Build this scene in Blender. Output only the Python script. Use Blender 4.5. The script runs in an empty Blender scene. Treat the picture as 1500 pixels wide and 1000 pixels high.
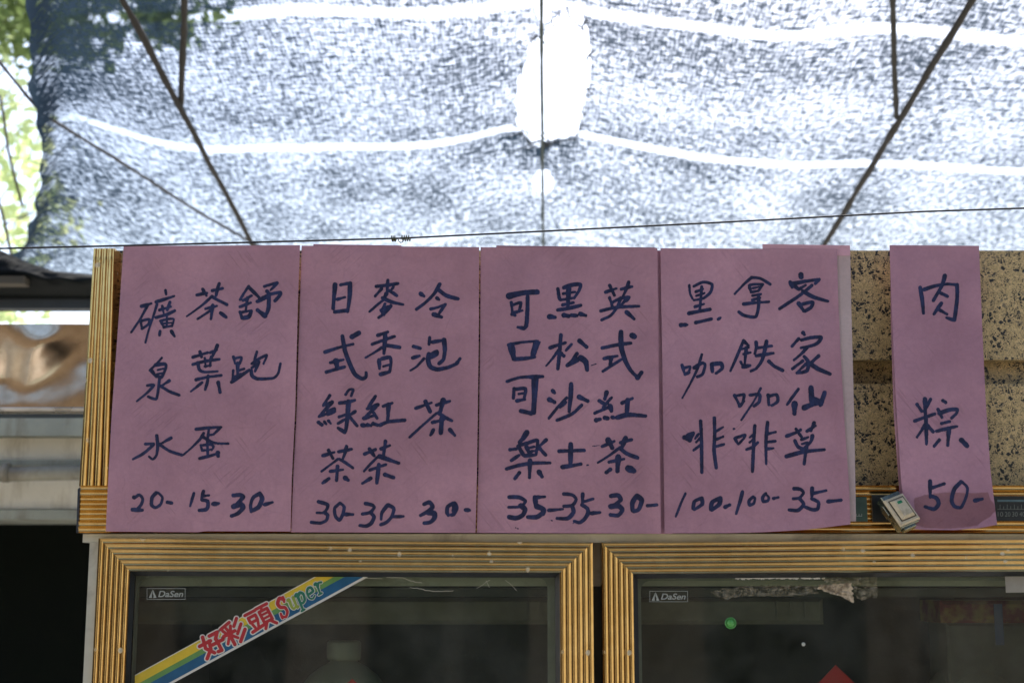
import bpy, math, random
import numpy as np
from mathutils import Vector, noise as mnoise

SC = bpy.context.scene
COL = SC.collection
R = math.radians

# ---------------------------------------------------------------- camera, sky, sun, exposure
FPX = 1500 * 50.0 / 36.0
PITCH = R(9.5)
CAM = Vector((0.0, -2.08, 1.55))
cam_data = bpy.data.cameras.new("camera")
cam_data.lens = 50
cam_data.sensor_width = 36
cam_data.clip_start = 0.05
cam_data.clip_end = 3000
cam_data.dof.use_dof = True
cam_data.dof.focus_distance = 2.09
cam_data.dof.aperture_fstop = 6.0
cam = bpy.data.objects.new("camera", cam_data)
COL.objects.link(cam)
cam.location = CAM
cam.rotation_euler = (R(90) + PITCH, 0, 0)
SC.camera = cam

SUN_EL, SUN_AZ = R(54), R(14)
world = bpy.data.worlds.new("World")
SC.world = world
world.use_nodes = True
wn = world.node_tree
wn.nodes.clear()
sky = wn.nodes.new("ShaderNodeTexSky")
sky.sky_type = 'NISHITA'
sky.sun_disc = False
sky.sun_elevation = SUN_EL
sky.sun_rotation = SUN_AZ
sky.dust_density = 2.6
sky.air_density = 1.0
sky.ozone_density = 1.0
bg = wn.nodes.new("ShaderNodeBackground")
bg.inputs[1].default_value = 0.15
wo = wn.nodes.new("ShaderNodeOutputWorld")
wn.links.new(sky.outputs[0], bg.inputs[0])
wn.links.new(bg.outputs[0], wo.inputs[0])

sun_data = bpy.data.lights.new("sun", 'SUN')
sun_data.energy = 3.0
sun_data.angle = R(0.5)
sun_data.color = (1.0, 0.95, 0.86)
sun = bpy.data.objects.new("sun", sun_data)
COL.objects.link(sun)
sdir = Vector((math.sin(SUN_AZ) * math.cos(SUN_EL), math.cos(SUN_AZ) * math.cos(SUN_EL), math.sin(SUN_EL)))
sun.rotation_euler = sdir.to_track_quat('Z', 'Y').to_euler()
sun.location = (0, 0, 20)

SC.view_settings.view_transform = 'Standard'
SC.view_settings.look = 'None'
SC.view_settings.exposure = 1.25
SC.view_settings.gamma = 1.0
SC.cycles.max_bounces = 10
SC.cycles.transparent_max_bounces = 24
SC.cycles.sample_clamp_indirect = 8.0

# ---------------------------------------------------------------- measuring helpers
UPV = Vector((0, -math.sin(PITCH), math.cos(PITCH)))
FWD = Vector((0, math.cos(PITCH), math.sin(PITCH)))


def ray(px, py):
    return Vector(((px - 750) / FPX, 0, 0)) + UPV * ((500 - py) / FPX) + FWD


def P(px, py, Y):
    """the point of the vertical plane y = Y seen at photo position px, py"""
    d = ray(px, py)
    return CAM + d * ((Y - CAM.y) / d.y)


ROOF_SLOPE = math.tan(PITCH + math.atan((500 - 1096) / FPX))     # falls away from the camera
ROOF_P0 = P(368, 355, 3.8)


def roof_z(y, off=0.0):
    return ROOF_P0.z + (y - ROOF_P0.y) * ROOF_SLOPE + off


def RP(px, py, off=0.0):
    """the point of the net roof's plane seen at px, py"""
    d = ray(px, py)
    n = Vector((0, -ROOF_SLOPE, 1))
    q = Vector((0, ROOF_P0.y, ROOF_P0.z + off))
    return CAM + d * ((q - CAM).dot(n) / d.dot(n))


WLOC = {}


def tag(o, label=None, cat=None, group=None, kind=None):
    if label: o['label'] = label
    if cat: o['category'] = cat
    if group: o['group'] = group
    if kind: o['kind'] = kind
    return o


def thing(name, loc, label, cat, group=None):
    o = bpy.data.objects.new(name, None)
    o.empty_display_size = 0.05
    COL.objects.link(o)
    o.location = loc
    WLOC[o] = Vector(loc)
    return tag(o, label, cat, group)


def obj(name, verts, faces, mat, parent=None, smooth=False, origin=None):
    vs = [Vector(v) for v in verts]
    if origin is None:
        lo = Vector((min(v.x for v in vs), min(v.y for v in vs), min(v.z for v in vs)))
        hi = Vector((max(v.x for v in vs), max(v.y for v in vs), max(v.z for v in vs)))
        origin = (lo + hi) / 2
    origin = Vector(origin)
    me = bpy.data.meshes.new(name)
    me.from_pydata([v - origin for v in vs], [], faces)
    me.materials.append(mat)
    if smooth:
        me.polygons.foreach_set('use_smooth', [True] * len(me.polygons))
    me.update()
    o = bpy.data.objects.new(name, me)
    COL.objects.link(o)
    WLOC[o] = origin
    if parent is not None:
        o.parent = parent
        o.location = origin - WLOC[parent]
    else:
        o.location = origin
    return o


class MB:
    def __init__(self):
        self.v, self.f = [], []

    def add(self, vs, fs):
        b = len(self.v)
        self.v += [Vector(v) for v in vs]
        self.f += [tuple(i + b for i in f) for f in fs]

    def prism(self, front, depth_vec):
        """front: list of points (a polygon), pushed by depth_vec"""
        n = len(front)
        d = Vector(depth_vec)
        vs = [Vector(p) for p in front] + [Vector(p) + d for p in front]
        fs = [tuple(range(n)), tuple(range(2 * n - 1, n - 1, -1))]
        fs += [(i, i + n, (i + 1) % n + n, (i + 1) % n) for i in range(n)]
        self.add(vs, fs)

    def pbox(self, x0, y0, x1, y1, Y, depth):
        """box whose front shows between photo positions, standing square in the world"""
        a, b = P(x0, y0, Y), P(x1, y1, Y)
        self.box(a.x, b.x, Y, Y + depth, b.z, a.z)

    def pquad(self, c, Y, depth):
        self.prism([P(x, y, Y) for x, y in c], (0, depth, 0))

    def box(self, x0, x1, y0, y1, z0, z1, bev=0.0):
        if bev <= 0:
            vs = [(x, y, z) for x in (x0, x1) for y in (y0, y1) for z in (z0, z1)]
            self.add(vs, [(0, 1, 3, 2), (4, 6, 7, 5), (0, 4, 5, 1), (2, 3, 7, 6), (0, 2, 6, 4), (1, 5, 7, 3)])
        else:
            b = bev
            r0 = [(x0 + b, z0 + b), (x1 - b, z0 + b), (x1 - b, z1 - b), (x0 + b, z1 - b)]
            r1 = [(x0, z0), (x1, z0), (x1, z1), (x0, z1)]
            vs = [(x, y0, z) for x, z in r0] + [(x, y0 + b, z) for x, z in r1] + [(x, y1, z) for x, z in r1]
            fs = [(0, 1, 2, 3), (11, 10, 9, 8)]
            for k in (0, 4):
                fs += [(k + i, k + 4 + i, k + 4 + (i + 1) % 4, k + (i + 1) % 4) for i in range(4)]
            self.add(vs, fs)

    def tube(self, pts, rad, n=8, caps=True):
        pts = [Vector(p) for p in pts]
        m = len(pts)
        rads = rad if isinstance(rad, (list, tuple)) else [rad] * m
        vs = []
        prev = None
        for i, p in enumerate(pts):
            t = (pts[min(i + 1, m - 1)] - pts[max(i - 1, 0)]).normalized()
            if prev is None:
                a = t.cross(Vector((0, 0, 1)))
                if a.length < 1e-3:
                    a = t.cross(Vector((1, 0, 0)))
            else:
                a = prev - t * prev.dot(t)
            a.normalize()
            prev = a
            b = t.cross(a)
            for k in range(n):
                an = 2 * math.pi * k / n
                vs.append(p + (a * math.cos(an) + b * math.sin(an)) * rads[i])
        fs = []
        for i in range(m - 1):
            for k in range(n):
                fs.append((i * n + k, i * n + (k + 1) % n, (i + 1) * n + (k + 1) % n, (i + 1) * n + k))
        if caps:
            fs.append(tuple(range(n - 1, -1, -1)))
            fs.append(tuple((m - 1) * n + k for k in range(n)))
        self.add(vs, fs)

    def lathe(self, base, prof, n=28, axis='z'):
        vs, fs = [], []
        for r, h in prof:
            for k in range(n):
                an = 2 * math.pi * k / n
                if axis == 'z':
                    vs.append((base[0] + r * math.cos(an), base[1] + r * math.sin(an), base[2] + h))
                else:
                    vs.append((base[0] + r * math.cos(an), base[1] - h, base[2] + r * math.sin(an)))
        for i in range(len(prof) - 1):
            for k in range(n):
                fs.append((i * n + k, i * n + (k + 1) % n, (i + 1) * n + (k + 1) % n, (i + 1) * n + k))
        fs.append(tuple(range(n - 1, -1, -1)))
        fs.append(tuple((len(prof) - 1) * n + k for k in range(n)))
        self.add(vs, fs)

    def build(self, name, mat, parent=None, smooth=False, origin=None):
        return obj(name, self.v, self.f, mat, parent, smooth, origin)


def smooth_by_angle(o, deg=35):
    me = o.data
    me.polygons.foreach_set('use_smooth', [True] * len(me.polygons))
    try:
        me.set_sharp_from_angle(angle=R(deg))
    except Exception:
        pass


def interp(x, pts):
    """piecewise linear through sorted (x, y) pairs"""
    if x <= pts[0][0]: return pts[0][1]
    for (a, b), (c, d) in zip(pts, pts[1:]):
        if x <= c:
            return b + (d - b) * (x - a) / (c - a)
    return pts[-1][1]


def contour(F, gx, gy):
    """clip a grid by the field F[j, i] > 0; returns shared 2-d vertices and faces"""
    verts, index, faces = [], {}, []
    ny, nx = F.shape

    def vid(key, x, y):
        k = index.get(key)
        if k is None:
            k = len(verts)
            index[key] = k
            verts.append((x, y))
        return k

    for j in range(ny - 1):
        row0, row1 = F[j], F[j + 1]
        m = np.maximum(np.maximum(row0[:-1], row0[1:]), np.maximum(row1[:-1], row1[1:]))
        for i in np.nonzero(m > 0)[0]:
            i = int(i)
            c = [(i, j), (i + 1, j), (i + 1, j + 1), (i, j + 1)]
            f = []
            for k in range(4):
                (a, b), (c2, d) = c[k], c[(k + 1) % 4]
                fa, fb = F[b, a], F[d, c2]
                if fa > 0:
                    f.append(vid((a, b), gx[a], gy[b]))
                if (fa > 0) != (fb > 0):
                    t = fa / (fa - fb)
                    key = ('e',) + ((a, b, c2, d) if (a, b) < (c2, d) else (c2, d, a, b))
                    f.append(vid(key, gx[a] + (gx[c2] - gx[a]) * t, gy[b] + (gy[d] - gy[b]) * t))
            if len(f) >= 3:
                faces.append(tuple(f))
    return verts, faces


def spline(pts, n=7):
    if len(pts) < 3:
        return pts
    out = []
    for i in range(len(pts) - 1):
        p0 = pts[max(i - 1, 0)]; p1 = pts[i]; p2 = pts[i + 1]; p3 = pts[min(i + 2, len(pts) - 1)]
        for k in range(n):
            t = k / n
            q = []
            for d in (0, 1):
                a, b, c, e = p0[d], p1[d], p2[d], p3[d]
                m1, m2 = (c - a) * .38, (e - b) * .38
                q.append((2*t**3-3*t**2+1)*b + (t**3-2*t**2+t)*m1 + (-2*t**3+3*t**2)*c + (t**3-t**2)*m2)
            out.append(tuple(q))
    out.append(tuple(pts[-1]))
    return out


def parse(text):
    res = []
    for s in text.replace('\n', ' ').split(';'):
        s = s.split()
        if not s: continue
        res.append((float(s[0]), [tuple(float(c) for c in p.split(',')) for p in s[1:]]))
    return res


def stroke_mesh(strokes, cell=0.6, ragged=0.35, seed=0.0, sharp=False):
    """union of brush strokes [(width, points)] as clean 2-d outline faces"""
    verts, faces = [], []
    allp = [(p[0], p[1], w) for w, ps in strokes for p in ps]
    x0 = min(p[0] - p[2] for p in allp); x1 = max(p[0] + p[2] for p in allp)
    y0 = min(p[1] - p[2] for p in allp); y1 = max(p[1] + p[2] for p in allp)
    gx = np.arange(x0, x1 + cell, cell); gy = np.arange(y0, y1 + cell, cell)
    X, Y = np.meshgrid(gx, gy)
    F = np.full(X.shape, -1e3)
    for si, (w, ps) in enumerate(strokes):
        q = ps if sharp else spline(ps)
        tot = max(len(q) - 1, 1)
        for k in range(len(q) - 1):
            a, b = q[k], q[k + 1]
            dx, dy = b[0] - a[0], b[1] - a[1]
            L2 = dx * dx + dy * dy + 1e-9
            t = np.clip(((X - a[0]) * dx + (Y - a[1]) * dy) / L2, 0, 1)
            d = np.hypot(X - a[0] - t * dx, Y - a[1] - t * dy)
            hw = w / 2
            if not sharp:
                s = (k + t) / tot
                hw = hw * (1.06 - 0.26 * np.abs(s - 0.12) + 0.10 * np.sin(s * 5 + si * 2.1 + seed))
            F = np.maximum(F, hw - d)
    if ragged > 0:
        ys, xs = np.nonzero((F > -1.6) & (F < 1.8))
        for j, i in zip(ys, xs):
            F[j, i] += ragged * mnoise.noise((gx[i] * 0.75, gy[j] * 0.75, seed)) + ragged * .6 * mnoise.noise((gx[i] * 0.25, gy[j] * .25, seed + 7))
    return contour(F, gx, gy)


# ---------------------------------------------------------------- materials
class NT:
    def __init__(self, name):
        self.m = bpy.data.materials.new(name)
        self.m.use_nodes = True
        self.t = self.m.node_tree
        self.t.nodes.clear()
        self.out = self.t.nodes.new("ShaderNodeOutputMaterial")

    def n(self, kind, **kw):
        nd = self.t.nodes.new(kind)
        for k, v in kw.items():
            setattr(nd, k, v)
        return nd

    def set(self, sock, v):
        if hasattr(v, 'is_linked') or isinstance(v, bpy.types.NodeSocket):
            self.t.links.new(v, sock)
        else:
            if isinstance(v, (tuple, list)) and len(v) == 3 and sock.type == 'RGBA':
                v = (*v, 1)
            sock.default_value = v

    def coord(self, kind='Object', scale=(1, 1, 1), rot=(0, 0, 0), loc=(0, 0, 0)):
        tc = self.n("ShaderNodeTexCoord")
        src = tc.outputs[kind]
        if any(rot):                       # turn first, stretch afterwards
            r = self.n("ShaderNodeMapping")
            r.inputs['Rotation'].default_value = rot
            self.t.links.new(src, r.inputs[0])
            src = r.outputs[0]
        mp = self.n("ShaderNodeMapping")
        mp.inputs['Scale'].default_value = scale
        mp.inputs['Location'].default_value = loc
        self.t.links.new(src, mp.inputs[0])
        return mp.outputs[0]

    def noise(self, vec, scale=5, detail=3, rough=.5, dist=0, out=0):
        nd = self.n("ShaderNodeTexNoise")
        self.set(nd.inputs['Vector'], vec)
        nd.inputs['Scale'].default_value = scale
        nd.inputs['Detail'].default_value = detail
        nd.inputs['Roughness'].default_value = rough
        nd.inputs['Distortion'].default_value = dist
        return nd.outputs[out]

    def voro(self, vec, scale=5, feature='F1', rnd=1.0, out='Distance'):
        nd = self.n("ShaderNodeTexVoronoi")
        nd.feature = feature
        self.set(nd.inputs['Vector'], vec)
        nd.inputs['Scale'].default_value = scale
        nd.inputs['Randomness'].default_value = rnd
        return nd.outputs[out]

    def rng(self, v, a, b, c=0.0, d=1.0, smooth=False):
        nd = self.n("ShaderNodeMapRange")
        if smooth: nd.interpolation_type = 'SMOOTHSTEP'
        self.set(nd.inputs[0], v)
        for i, x in enumerate((a, b, c, d)):
            nd.inputs[i + 1].default_value = x
        return nd.outputs[0]

    def math(self, op, a, b=0.0, c=0.0, clamp=False):
        nd = self.n("ShaderNodeMath", operation=op, use_clamp=clamp)
        self.set(nd.inputs[0], a); self.set(nd.inputs[1], b); self.set(nd.inputs[2], c)
        return nd.outputs[0]

    def mix(self, f, a, b, mode='MIX'):
        nd = self.n("ShaderNodeMix", data_type='RGBA', blend_type=mode)
        self.set(nd.inputs[0], f); self.set(nd.inputs[6], a); self.set(nd.inputs[7], b)
        return nd.outputs[2]

    def bump(self, h, strength=.3, dist=.002, normal=None):
        nd = self.n("ShaderNodeBump")
        nd.inputs['Strength'].default_value = strength
        nd.inputs['Distance'].default_value = dist
        self.set(nd.inputs['Height'], h)
        if normal is not None: self.set(nd.inputs['Normal'], normal)
        return nd.outputs[0]

    def bsdf(self, color, rough=.6, metal=0.0, normal=None, spec=.5, trans=0.0, **kw):
        b = self.n("ShaderNodeBsdfPrincipled")
        self.set(b.inputs['Base Color'], color)
        self.set(b.inputs['Roughness'], rough)
        self.set(b.inputs['Metallic'], metal)
        self.set(b.inputs['Specular IOR Level'], spec)
        if trans: self.set(b.inputs['Transmission Weight'], trans)
        if normal is not None: self.set(b.inputs['Normal'], normal)
        for k, v in kw.items():
            self.set(b.inputs[k.replace('_', ' ')], v)
        return b.outputs[0]

    def done(self, s):
        self.t.links.new(s, self.out.inputs[0])
        return self.m


def plain(name, color, rough=.6, metal=0.0, var=.25, scale=20, bump=.15, spec=.5, dirt=None):
    t = NT(name)
    c = t.coord()
    n = t.noise(c, scale, 5, .6)
    dark = tuple(x * (1 - var) for x in color)
    lite = tuple(min(1, x * (1 + var)) for x in color)
    col = t.mix(t.rng(n, .3, .7), dark, lite)
    if dirt:
        d = t.rng(t.noise(c, scale * .35, 6, .7, .4), .52, .68)
        col = t.mix(t.math('MULTIPLY', d, .7), col, dirt)
    nm = t.bump(t.noise(c, scale * 6, 4, .6), bump, .002)
    r = t.rng(n, .3, .7, max(.03, rough - .1), min(1, rough + .1))
    return t.done(t.bsdf(col, r, metal, nm, spec))


def m_gold(name='gold_anodised'):
    t = NT(name)
    c = t.coord()
    n = t.noise(c, 40, 5, .65)
    big = t.noise(c, 5, 3, .5)
    col = t.mix(t.rng(n, .35, .7), (.63, .39, .135), (.75, .50, .20))
    tar = t.rng(t.noise(c, 90, 4, .7), .70, .8)
    col = t.mix(t.math('MULTIPLY', tar, .5), col, (.16, .09, .03))
    speck = t.math('MULTIPLY', t.rng(t.voro(c, 42), .20, .13), t.rng(t.noise(c, 14, 2), .48, .55))
    col = t.mix(t.math('MULTIPLY', speck, .8), col, (.72, .64, .46))
    rough = t.math('ADD', t.rng(big, .3, .7, .12, .20), t.math('MULTIPLY', t.math('ADD', speck, tar), .3))
    met = t.math('SUBTRACT', 1.0, t.math('MULTIPLY', t.math('MAXIMUM', speck, t.math('MULTIPLY', tar, .5)), .9))
    nm = t.bump(t.noise(c, 400, 3, .6), .03, .001)
    return t.done(t.bsdf(col, rough, met, nm))


def m_granite():
    t = NT('speckled_stone_laminate')
    c = t.coord()
    d1 = t.noise(c, 60, 3, .6, out=1)
    cv = t.mix(.025, c, d1, 'ADD')
    base = t.mix(t.rng(t.noise(c, 150, 6, .85), .32, .68), (.45, .31, .12), (.90, .66, .32))
    base = t.mix(t.math('MULTIPLY', t.rng(t.noise(c, 24, 3, .6), .5, .7), .5), base, (.48, .33, .15))
    gr = t.math('MULTIPLY', t.rng(t.voro(cv, 110), .34, .26), t.rng(t.noise(c, 38, 2), .53, .58))
    base = t.mix(t.math('MULTIPLY', gr, .75), base, (.15, .12, .085))
    b1 = t.math('MULTIPLY', t.rng(t.voro(cv, 150), .47, .40), t.rng(t.noise(c, 60, 3, .6), .515, .545))
    b2 = t.math('MULTIPLY', t.rng(t.voro(cv, 360), .44, .36), t.rng(t.noise(c, 100, 2, .6), .50, .54))
    col = t.mix(t.math('MAXIMUM', t.math('MAXIMUM', b1, b2), t.math('MULTIPLY', t.rng(t.voro(cv, 620), .42, .34), .6)), base, (.018, .016, .014))
    return t.done(t.bsdf(col, .42, 0, t.bump(t.noise(c, 300, 3), .05, .001)))


def m_paper(name, a, b, off=0.0):
    t = NT(name)
    c = t.coord(loc=(off, off * 2, off * 3))
    cd = t.mix(.05, c, t.noise(c, 9, 3, .6, out=1), 'ADD')
    n = t.noise(c, 7, 5, .6)
    col = t.mix(t.rng(n, .3, .7), a, b)
    fib = t.noise(c, 170, 6, .8)
    col = t.mix(t.rng(fib, .35, .68, 0, .24), col, (a[0] * .6, a[1] * .6, a[2] * .6))
    # handling creases: thin crooked lines, only in patches
    cr = None
    for sc, w, lo in ((13, .012, .47), (29, .017, .50), (55, .024, .52)):
        e = t.rng(t.voro(cd, sc, 'DISTANCE_TO_EDGE'), 0, w * 1.6, 1, 0)
        e = t.math('MULTIPLY', e, t.rng(t.noise(c, sc * 1.1, 2, .5), lo, lo + .10, 0, .33))
        cr = e if cr is None else t.math('MAXIMUM', cr, e)
    st = t.coord(rot=(0, R(38), 0), scale=(260, 1, 14), loc=(off, 0, 0))
    sn = t.math('MULTIPLY', t.rng(t.noise(st, 1.0, 2, .5, .3), .575, .62), t.rng(t.noise(c, 11, 2), .58, .68))
    st2 = t.coord(rot=(0, R(-48), 0), scale=(300, 1, 12), loc=(off + 3, 0, 0))
    sn2 = t.math('MULTIPLY', t.rng(t.noise(st2, 1.0, 2, .5, .3), .575, .62), t.rng(t.noise(t.coord(loc=(off + 5, 2, 1)), 11, 2), .58, .68))
    cr = t.math('MAXIMUM', cr, t.math('MAXIMUM', sn, sn2))
    col = t.mix(t.math('MULTIPLY', cr, .22), col, (a[0] * .45, a[1] * .40, a[2] * .42))
    h = t.math('ADD', t.math('MULTIPLY', t.noise(c, 13, 4, .6), 1.0), t.math('MULTIPLY', cr, -.12))
    nm = t.bump(h, .55, .007)
    s1 = t.bsdf(col, .75, 0, nm, .3)
    tl = t.n("ShaderNodeBsdfTranslucent")
    t.set(tl.inputs[0], col)
    mx = t.n("ShaderNodeMixShader")
    mx.inputs[0].default_value = .12
    t.t.links.new(s1, mx.inputs[1]); t.t.links.new(tl.outputs[0], mx.inputs[2])
    return t.done(mx.outputs[0])


def m_ink():
    t = NT('blue_marker_ink')
    c = t.coord()
    col = t.mix(t.rng(t.noise(t.coord(scale=(1, 1, .5)), 95, 5, .7), .38, .66), (.006, .008, .036), (.028, .036, .115))
    return t.done(t.bsdf(col, .5, 0, None, .4))


def m_glass():
    t = NT('door_glass')
    c = t.coord()
    tr = t.n("ShaderNodeBsdfTransparent"); t.set(tr.inputs[0], (.58, .64, .57))
    gl = t.n("ShaderNodeBsdfGlossy"); t.set(gl.inputs[0], (1, 1, 1)); gl.inputs['Roughness'].default_value = .03
    t.set(gl.inputs['Normal'], t.bump(t.noise(c, 4, 2), .04, .01))
    fr = t.n("ShaderNodeFresnel"); fr.inputs[0].default_value = 1.5
    m1 = t.n("ShaderNodeMixShader")
    t.t.links.new(fr.outputs[0], m1.inputs[0]); t.t.links.new(tr.outputs[0], m1.inputs[1]); t.t.links.new(gl.outputs[0], m1.inputs[2])
    df = t.n("ShaderNodeBsdfDiffuse"); t.set(df.inputs[0], (.42, .42, .36))
    dust = t.math('ADD', t.rng(t.noise(c, 9, 5, .65), .36, .75, .014, .12),
                  t.math('MULTIPLY', t.rng(t.voro(c, 170), .16, .06), t.rng(t.noise(c, 11, 2), .5, .7, 0, .45)))
    m2 = t.n("ShaderNodeMixShader")
    t.set(m2.inputs[0], dust)
    t.t.links.new(m1.outputs[0], m2.inputs[1]); t.t.links.new(df.outputs[0], m2.inputs[2])
    return t.done(m2.outputs[0])


def m_steel():
    t = NT('buckled_steel_sheet')
    c = t.coord()
    nm = t.bump(t.noise(c, 3.2, 1, .3, 1.4), .5, .05)
    nm = t.bump(t.noise(c, 260, 3), .04, .001, nm)
    col = t.mix(t.rng(t.noise(c, 60, 4), .3, .7), (.56, .435, .315), (.66, .53, .40))
    return t.done(t.bsdf(col, .13, 1.0, nm))


def m_net():
    """black shade cloth: threads over gaps, the gaps let the sky through"""
    t = NT('shade_cloth')
    at = t.n("ShaderNodeAttribute"); at.attribute_name = 'cloth'
    sep = t.n("ShaderNodeSeparateXYZ")
    t.t.links.new(at.outputs['Vector'], sep.inputs[0])
    u, v, dens = sep.outputs[0], sep.outputs[1], sep.outputs[2]

    def vec(su, sv, w=0.0):
        cb = t.n("ShaderNodeCombineXYZ")
        t.set(cb.inputs[0], t.math('MULTIPLY', u, su)); t.set(cb.inputs[1], t.math('MULTIPLY', v, sv)); t.set(cb.inputs[2], w)
        return cb.outputs[0]
    lengthwise = t.noise(vec(88, 21), 1, 3, .6)
    crosswise = t.noise(vec(29, 56, 5), 1, 3, .6)
    blob = t.noise(vec(50, 32, 9), 1, 2, .5)
    big = t.noise(vec(2.6, 2.2, 3), 1, 3, .6)
    thread = t.math('ADD', t.math('MULTIPLY', lengthwise, .5), t.math('MULTIPLY', crosswise, .5))
    wob = t.noise(vec(7, 7, 40), 1, 2, .5)
    warp_ = t.math('SINE', t.math('ADD', t.math('MULTIPLY', u, 480), t.math('MULTIPLY', wob, 14)))
    weft_ = t.math('SINE', t.math('ADD', t.math('MULTIPLY', v, 235), t.math('MULTIPLY', wob, 11)))
    thread = t.math('ADD', thread, t.math('ADD', t.math('MULTIPLY', warp_, .028), t.math('MULTIPLY', weft_, .030)))
    cover = t.math('ADD', t.math('MULTIPLY', thread, .62), t.math('MULTIPLY', blob, .32))
    cover = t.math('ADD', cover, t.math('MULTIPLY', big, .24))
    cover = t.rng(cover, .485, .655, .30, .95)
    # thin dark lines where the two layers' weft lines up
    wl = t.rng(t.noise(vec(11, 62, 21), 1, 2, .5), .62, .68, 0, .3)
    cover = t.math('ADD', cover, wl)
    # bright open selvedges: v runs 1 per cloth width, whole numbers are the joins
    fr = t.math('ABSOLUTE', t.math('SUBTRACT', v, t.math('ROUND', v)))
    seam = t.rng(fr, .018, .045, 1, 0, True)
    seam = t.math('MULTIPLY', seam, t.rng(dens, .25, .0, 0, 1))
    seam = t.math('MULTIPLY', seam, t.rng(v, 2.4, 2.7, 1, .35))
    cover = t.math('MULTIPLY', cover, t.math('SUBTRACT', 1.0, t.math('MULTIPLY', seam, .72)))
    cover = t.math('ADD', cover, dens, clamp=True)
    tr = t.n("ShaderNodeBsdfTransparent"); t.set(tr.inputs[0], (1, 1, 1))
    df = t.n("ShaderNodeBsdfDiffuse"); t.set(df.inputs[0], (.016, .020, .022))
    tl = t.n("ShaderNodeBsdfTranslucent"); t.set(tl.inputs[0], (.010, .018, .029))
    ad = t.n("ShaderNodeAddShader")
    t.t.links.new(df.outputs[0], ad.inputs[0]); t.t.links.new(tl.outputs[0], ad.inputs[1])
    mx = t.n("ShaderNodeMixShader")
    t.set(mx.inputs[0], cover)
    t.t.links.new(tr.outputs[0], mx.inputs[1]); t.t.links.new(ad.outputs[0], mx.inputs[2])
    return t.done(mx.outputs[0])


def m_leaf(name, a, b):
    t = NT(name)
    c = t.coord()
    col = t.mix(t.rng(t.noise(c, 3, 3), .3, .7), a, b)
    df = t.n("ShaderNodeBsdfDiffuse"); t.set(df.inputs[0], col)
    tl = t.n("ShaderNodeBsdfTranslucent"); t.set(tl.inputs[0], tuple(min(1, x * 2.2) for x in b))
    mx = t.n("ShaderNodeMixShader"); mx.inputs[0].default_value = .5
    t.t.links.new(df.outputs[0], mx.inputs[1]); t.t.links.new(tl.outputs[0], mx.inputs[2])
    return t.done(mx.outputs[0])


def m_wall(name, a, b, stain):
    t = NT(name)
    c = t.coord()
    col = t.mix(t.rng(t.noise(c, 6, 6, .65), .3, .7), a, b)
    st = t.rng(t.noise(t.coord(scale=(7, 3, 2.2)), 1.6, 5, .7), .5, .68)
    col = t.mix(t.math('MULTIPLY', st, .75), col, stain)
    return t.done(t.bsdf(col, .85, 0, t.bump(t.noise(c, 70, 4), .3, .004), .2))


GOLD = m_gold()
GRANITE = m_granite()
PAPER = [m_paper('mauve_paper', (.49, .255, .305), (.685, .37, .43), 0.7),
         m_paper('mauve_paper', (.485, .25, .295), (.675, .36, .42), 4.1),
         m_paper('mauve_paper', (.485, .25, .30), (.675, .36, .42), 8.3),
         m_paper('mauve_paper', (.485, .245, .30), (.695, .38, .45), 12.9),
         m_paper('mauve_paper', (.495, .255, .32), (.695, .375, .455), 17.2)]
PALE = m_paper('faded_paper', (.62, .46, .43), (.74, .57, .54), 21.0)
PALE_PINK = m_paper('pale_mauve_paper', (.72, .40, .46), (.82, .48, .55), 25.0)
INK = m_ink()
GLASS = m_glass()
STEEL = m_steel()
NET = m_net()
GREY = plain('grey_enamel', (.56, .54, .43), .45, 0, .14, 14, .1, dirt=(.20, .17, .12))
DARKGREY = plain('dark_channel', (.045, .045, .032), .6)
RUBBER = plain('black_rubber', (.010, .011, .010), .55)
LINER = plain('fridge_liner', (.075, .080, .070), .6)
SEAL = plain('grey_seal', (.34, .34, .28), .5, dirt=(.2, .19, .14))
BLACK = plain('black_plastic', (.012, .013, .012), .35)
IRON = plain('rusty_iron', (.016, .013, .009), .8, 0, .5, 25, .3)
WIRE = plain('dark_wire', (.03, .028, .03), .5, .3, .3, 60)
CORD = plain('green_cord', (.035, .055, .05), .7)
WHITEINK = plain('frosted_print', (.36, .38, .33), .6)
DIMINK = plain('worn_print', (.17, .18, .15), .6)
WHITE = plain('white_vinyl', (.70, .67, .58), .4, 0, .08, 30, .03)
YELLOW = plain('yellow_vinyl', (.72, .50, .03), .4, 0, .1, 40, .03)
LIME = plain('lime_vinyl', (.30, .36, .05), .4, 0, .1, 40, .03)
GREEN = plain('green_vinyl', (.13, .29, .075), .4, 0, .15, 40, .03)
BLUE = plain('blue_vinyl', (.006, .10, .21), .4, 0, .2, 40, .03)
RED = plain('red_vinyl', (.46, .022, .028), .4, 0, .12, 40, .03)
BRIGHTRED = plain('red_paper', (.66, .028, .022), .5, 0, .12, 40, .05)
DEEPGREEN = plain('deep_green_vinyl', (.02, .17, .10), .4, 0, .12, 40, .03)
BEIGE = plain('yellowed_plastic', (.66, .54, .35), .38, 0, .1, 90, .04, dirt=(.34, .24, .12))
CLIP = plain('tarnished_metal', (.20, .21, .17), .25, .9, .4, 60)
LED = plain('green_lens', (.015, .22, .085), .3)
CONCRETE = m_wall('stained_render', (.66, .61, .50), (.78, .72, .60), (.42, .36, .26))
BLUEGREY = m_wall('weathered_zinc', (.25, .26, .22), (.36, .37, .31), (.17, .15, .11))
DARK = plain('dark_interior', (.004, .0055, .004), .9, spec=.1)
TARP = plain('black_tarpaulin', (.007, .009, .009), .8, 0, .4, 6, .3, spec=.15)
TIMBER = plain('old_timber', (.06, .048, .032), .8, 0, .3, 12, .3)
BOTTLE = plain('milky_plastic', (.36, .36, .29), .35, 0, .06, 10, .02)
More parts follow.
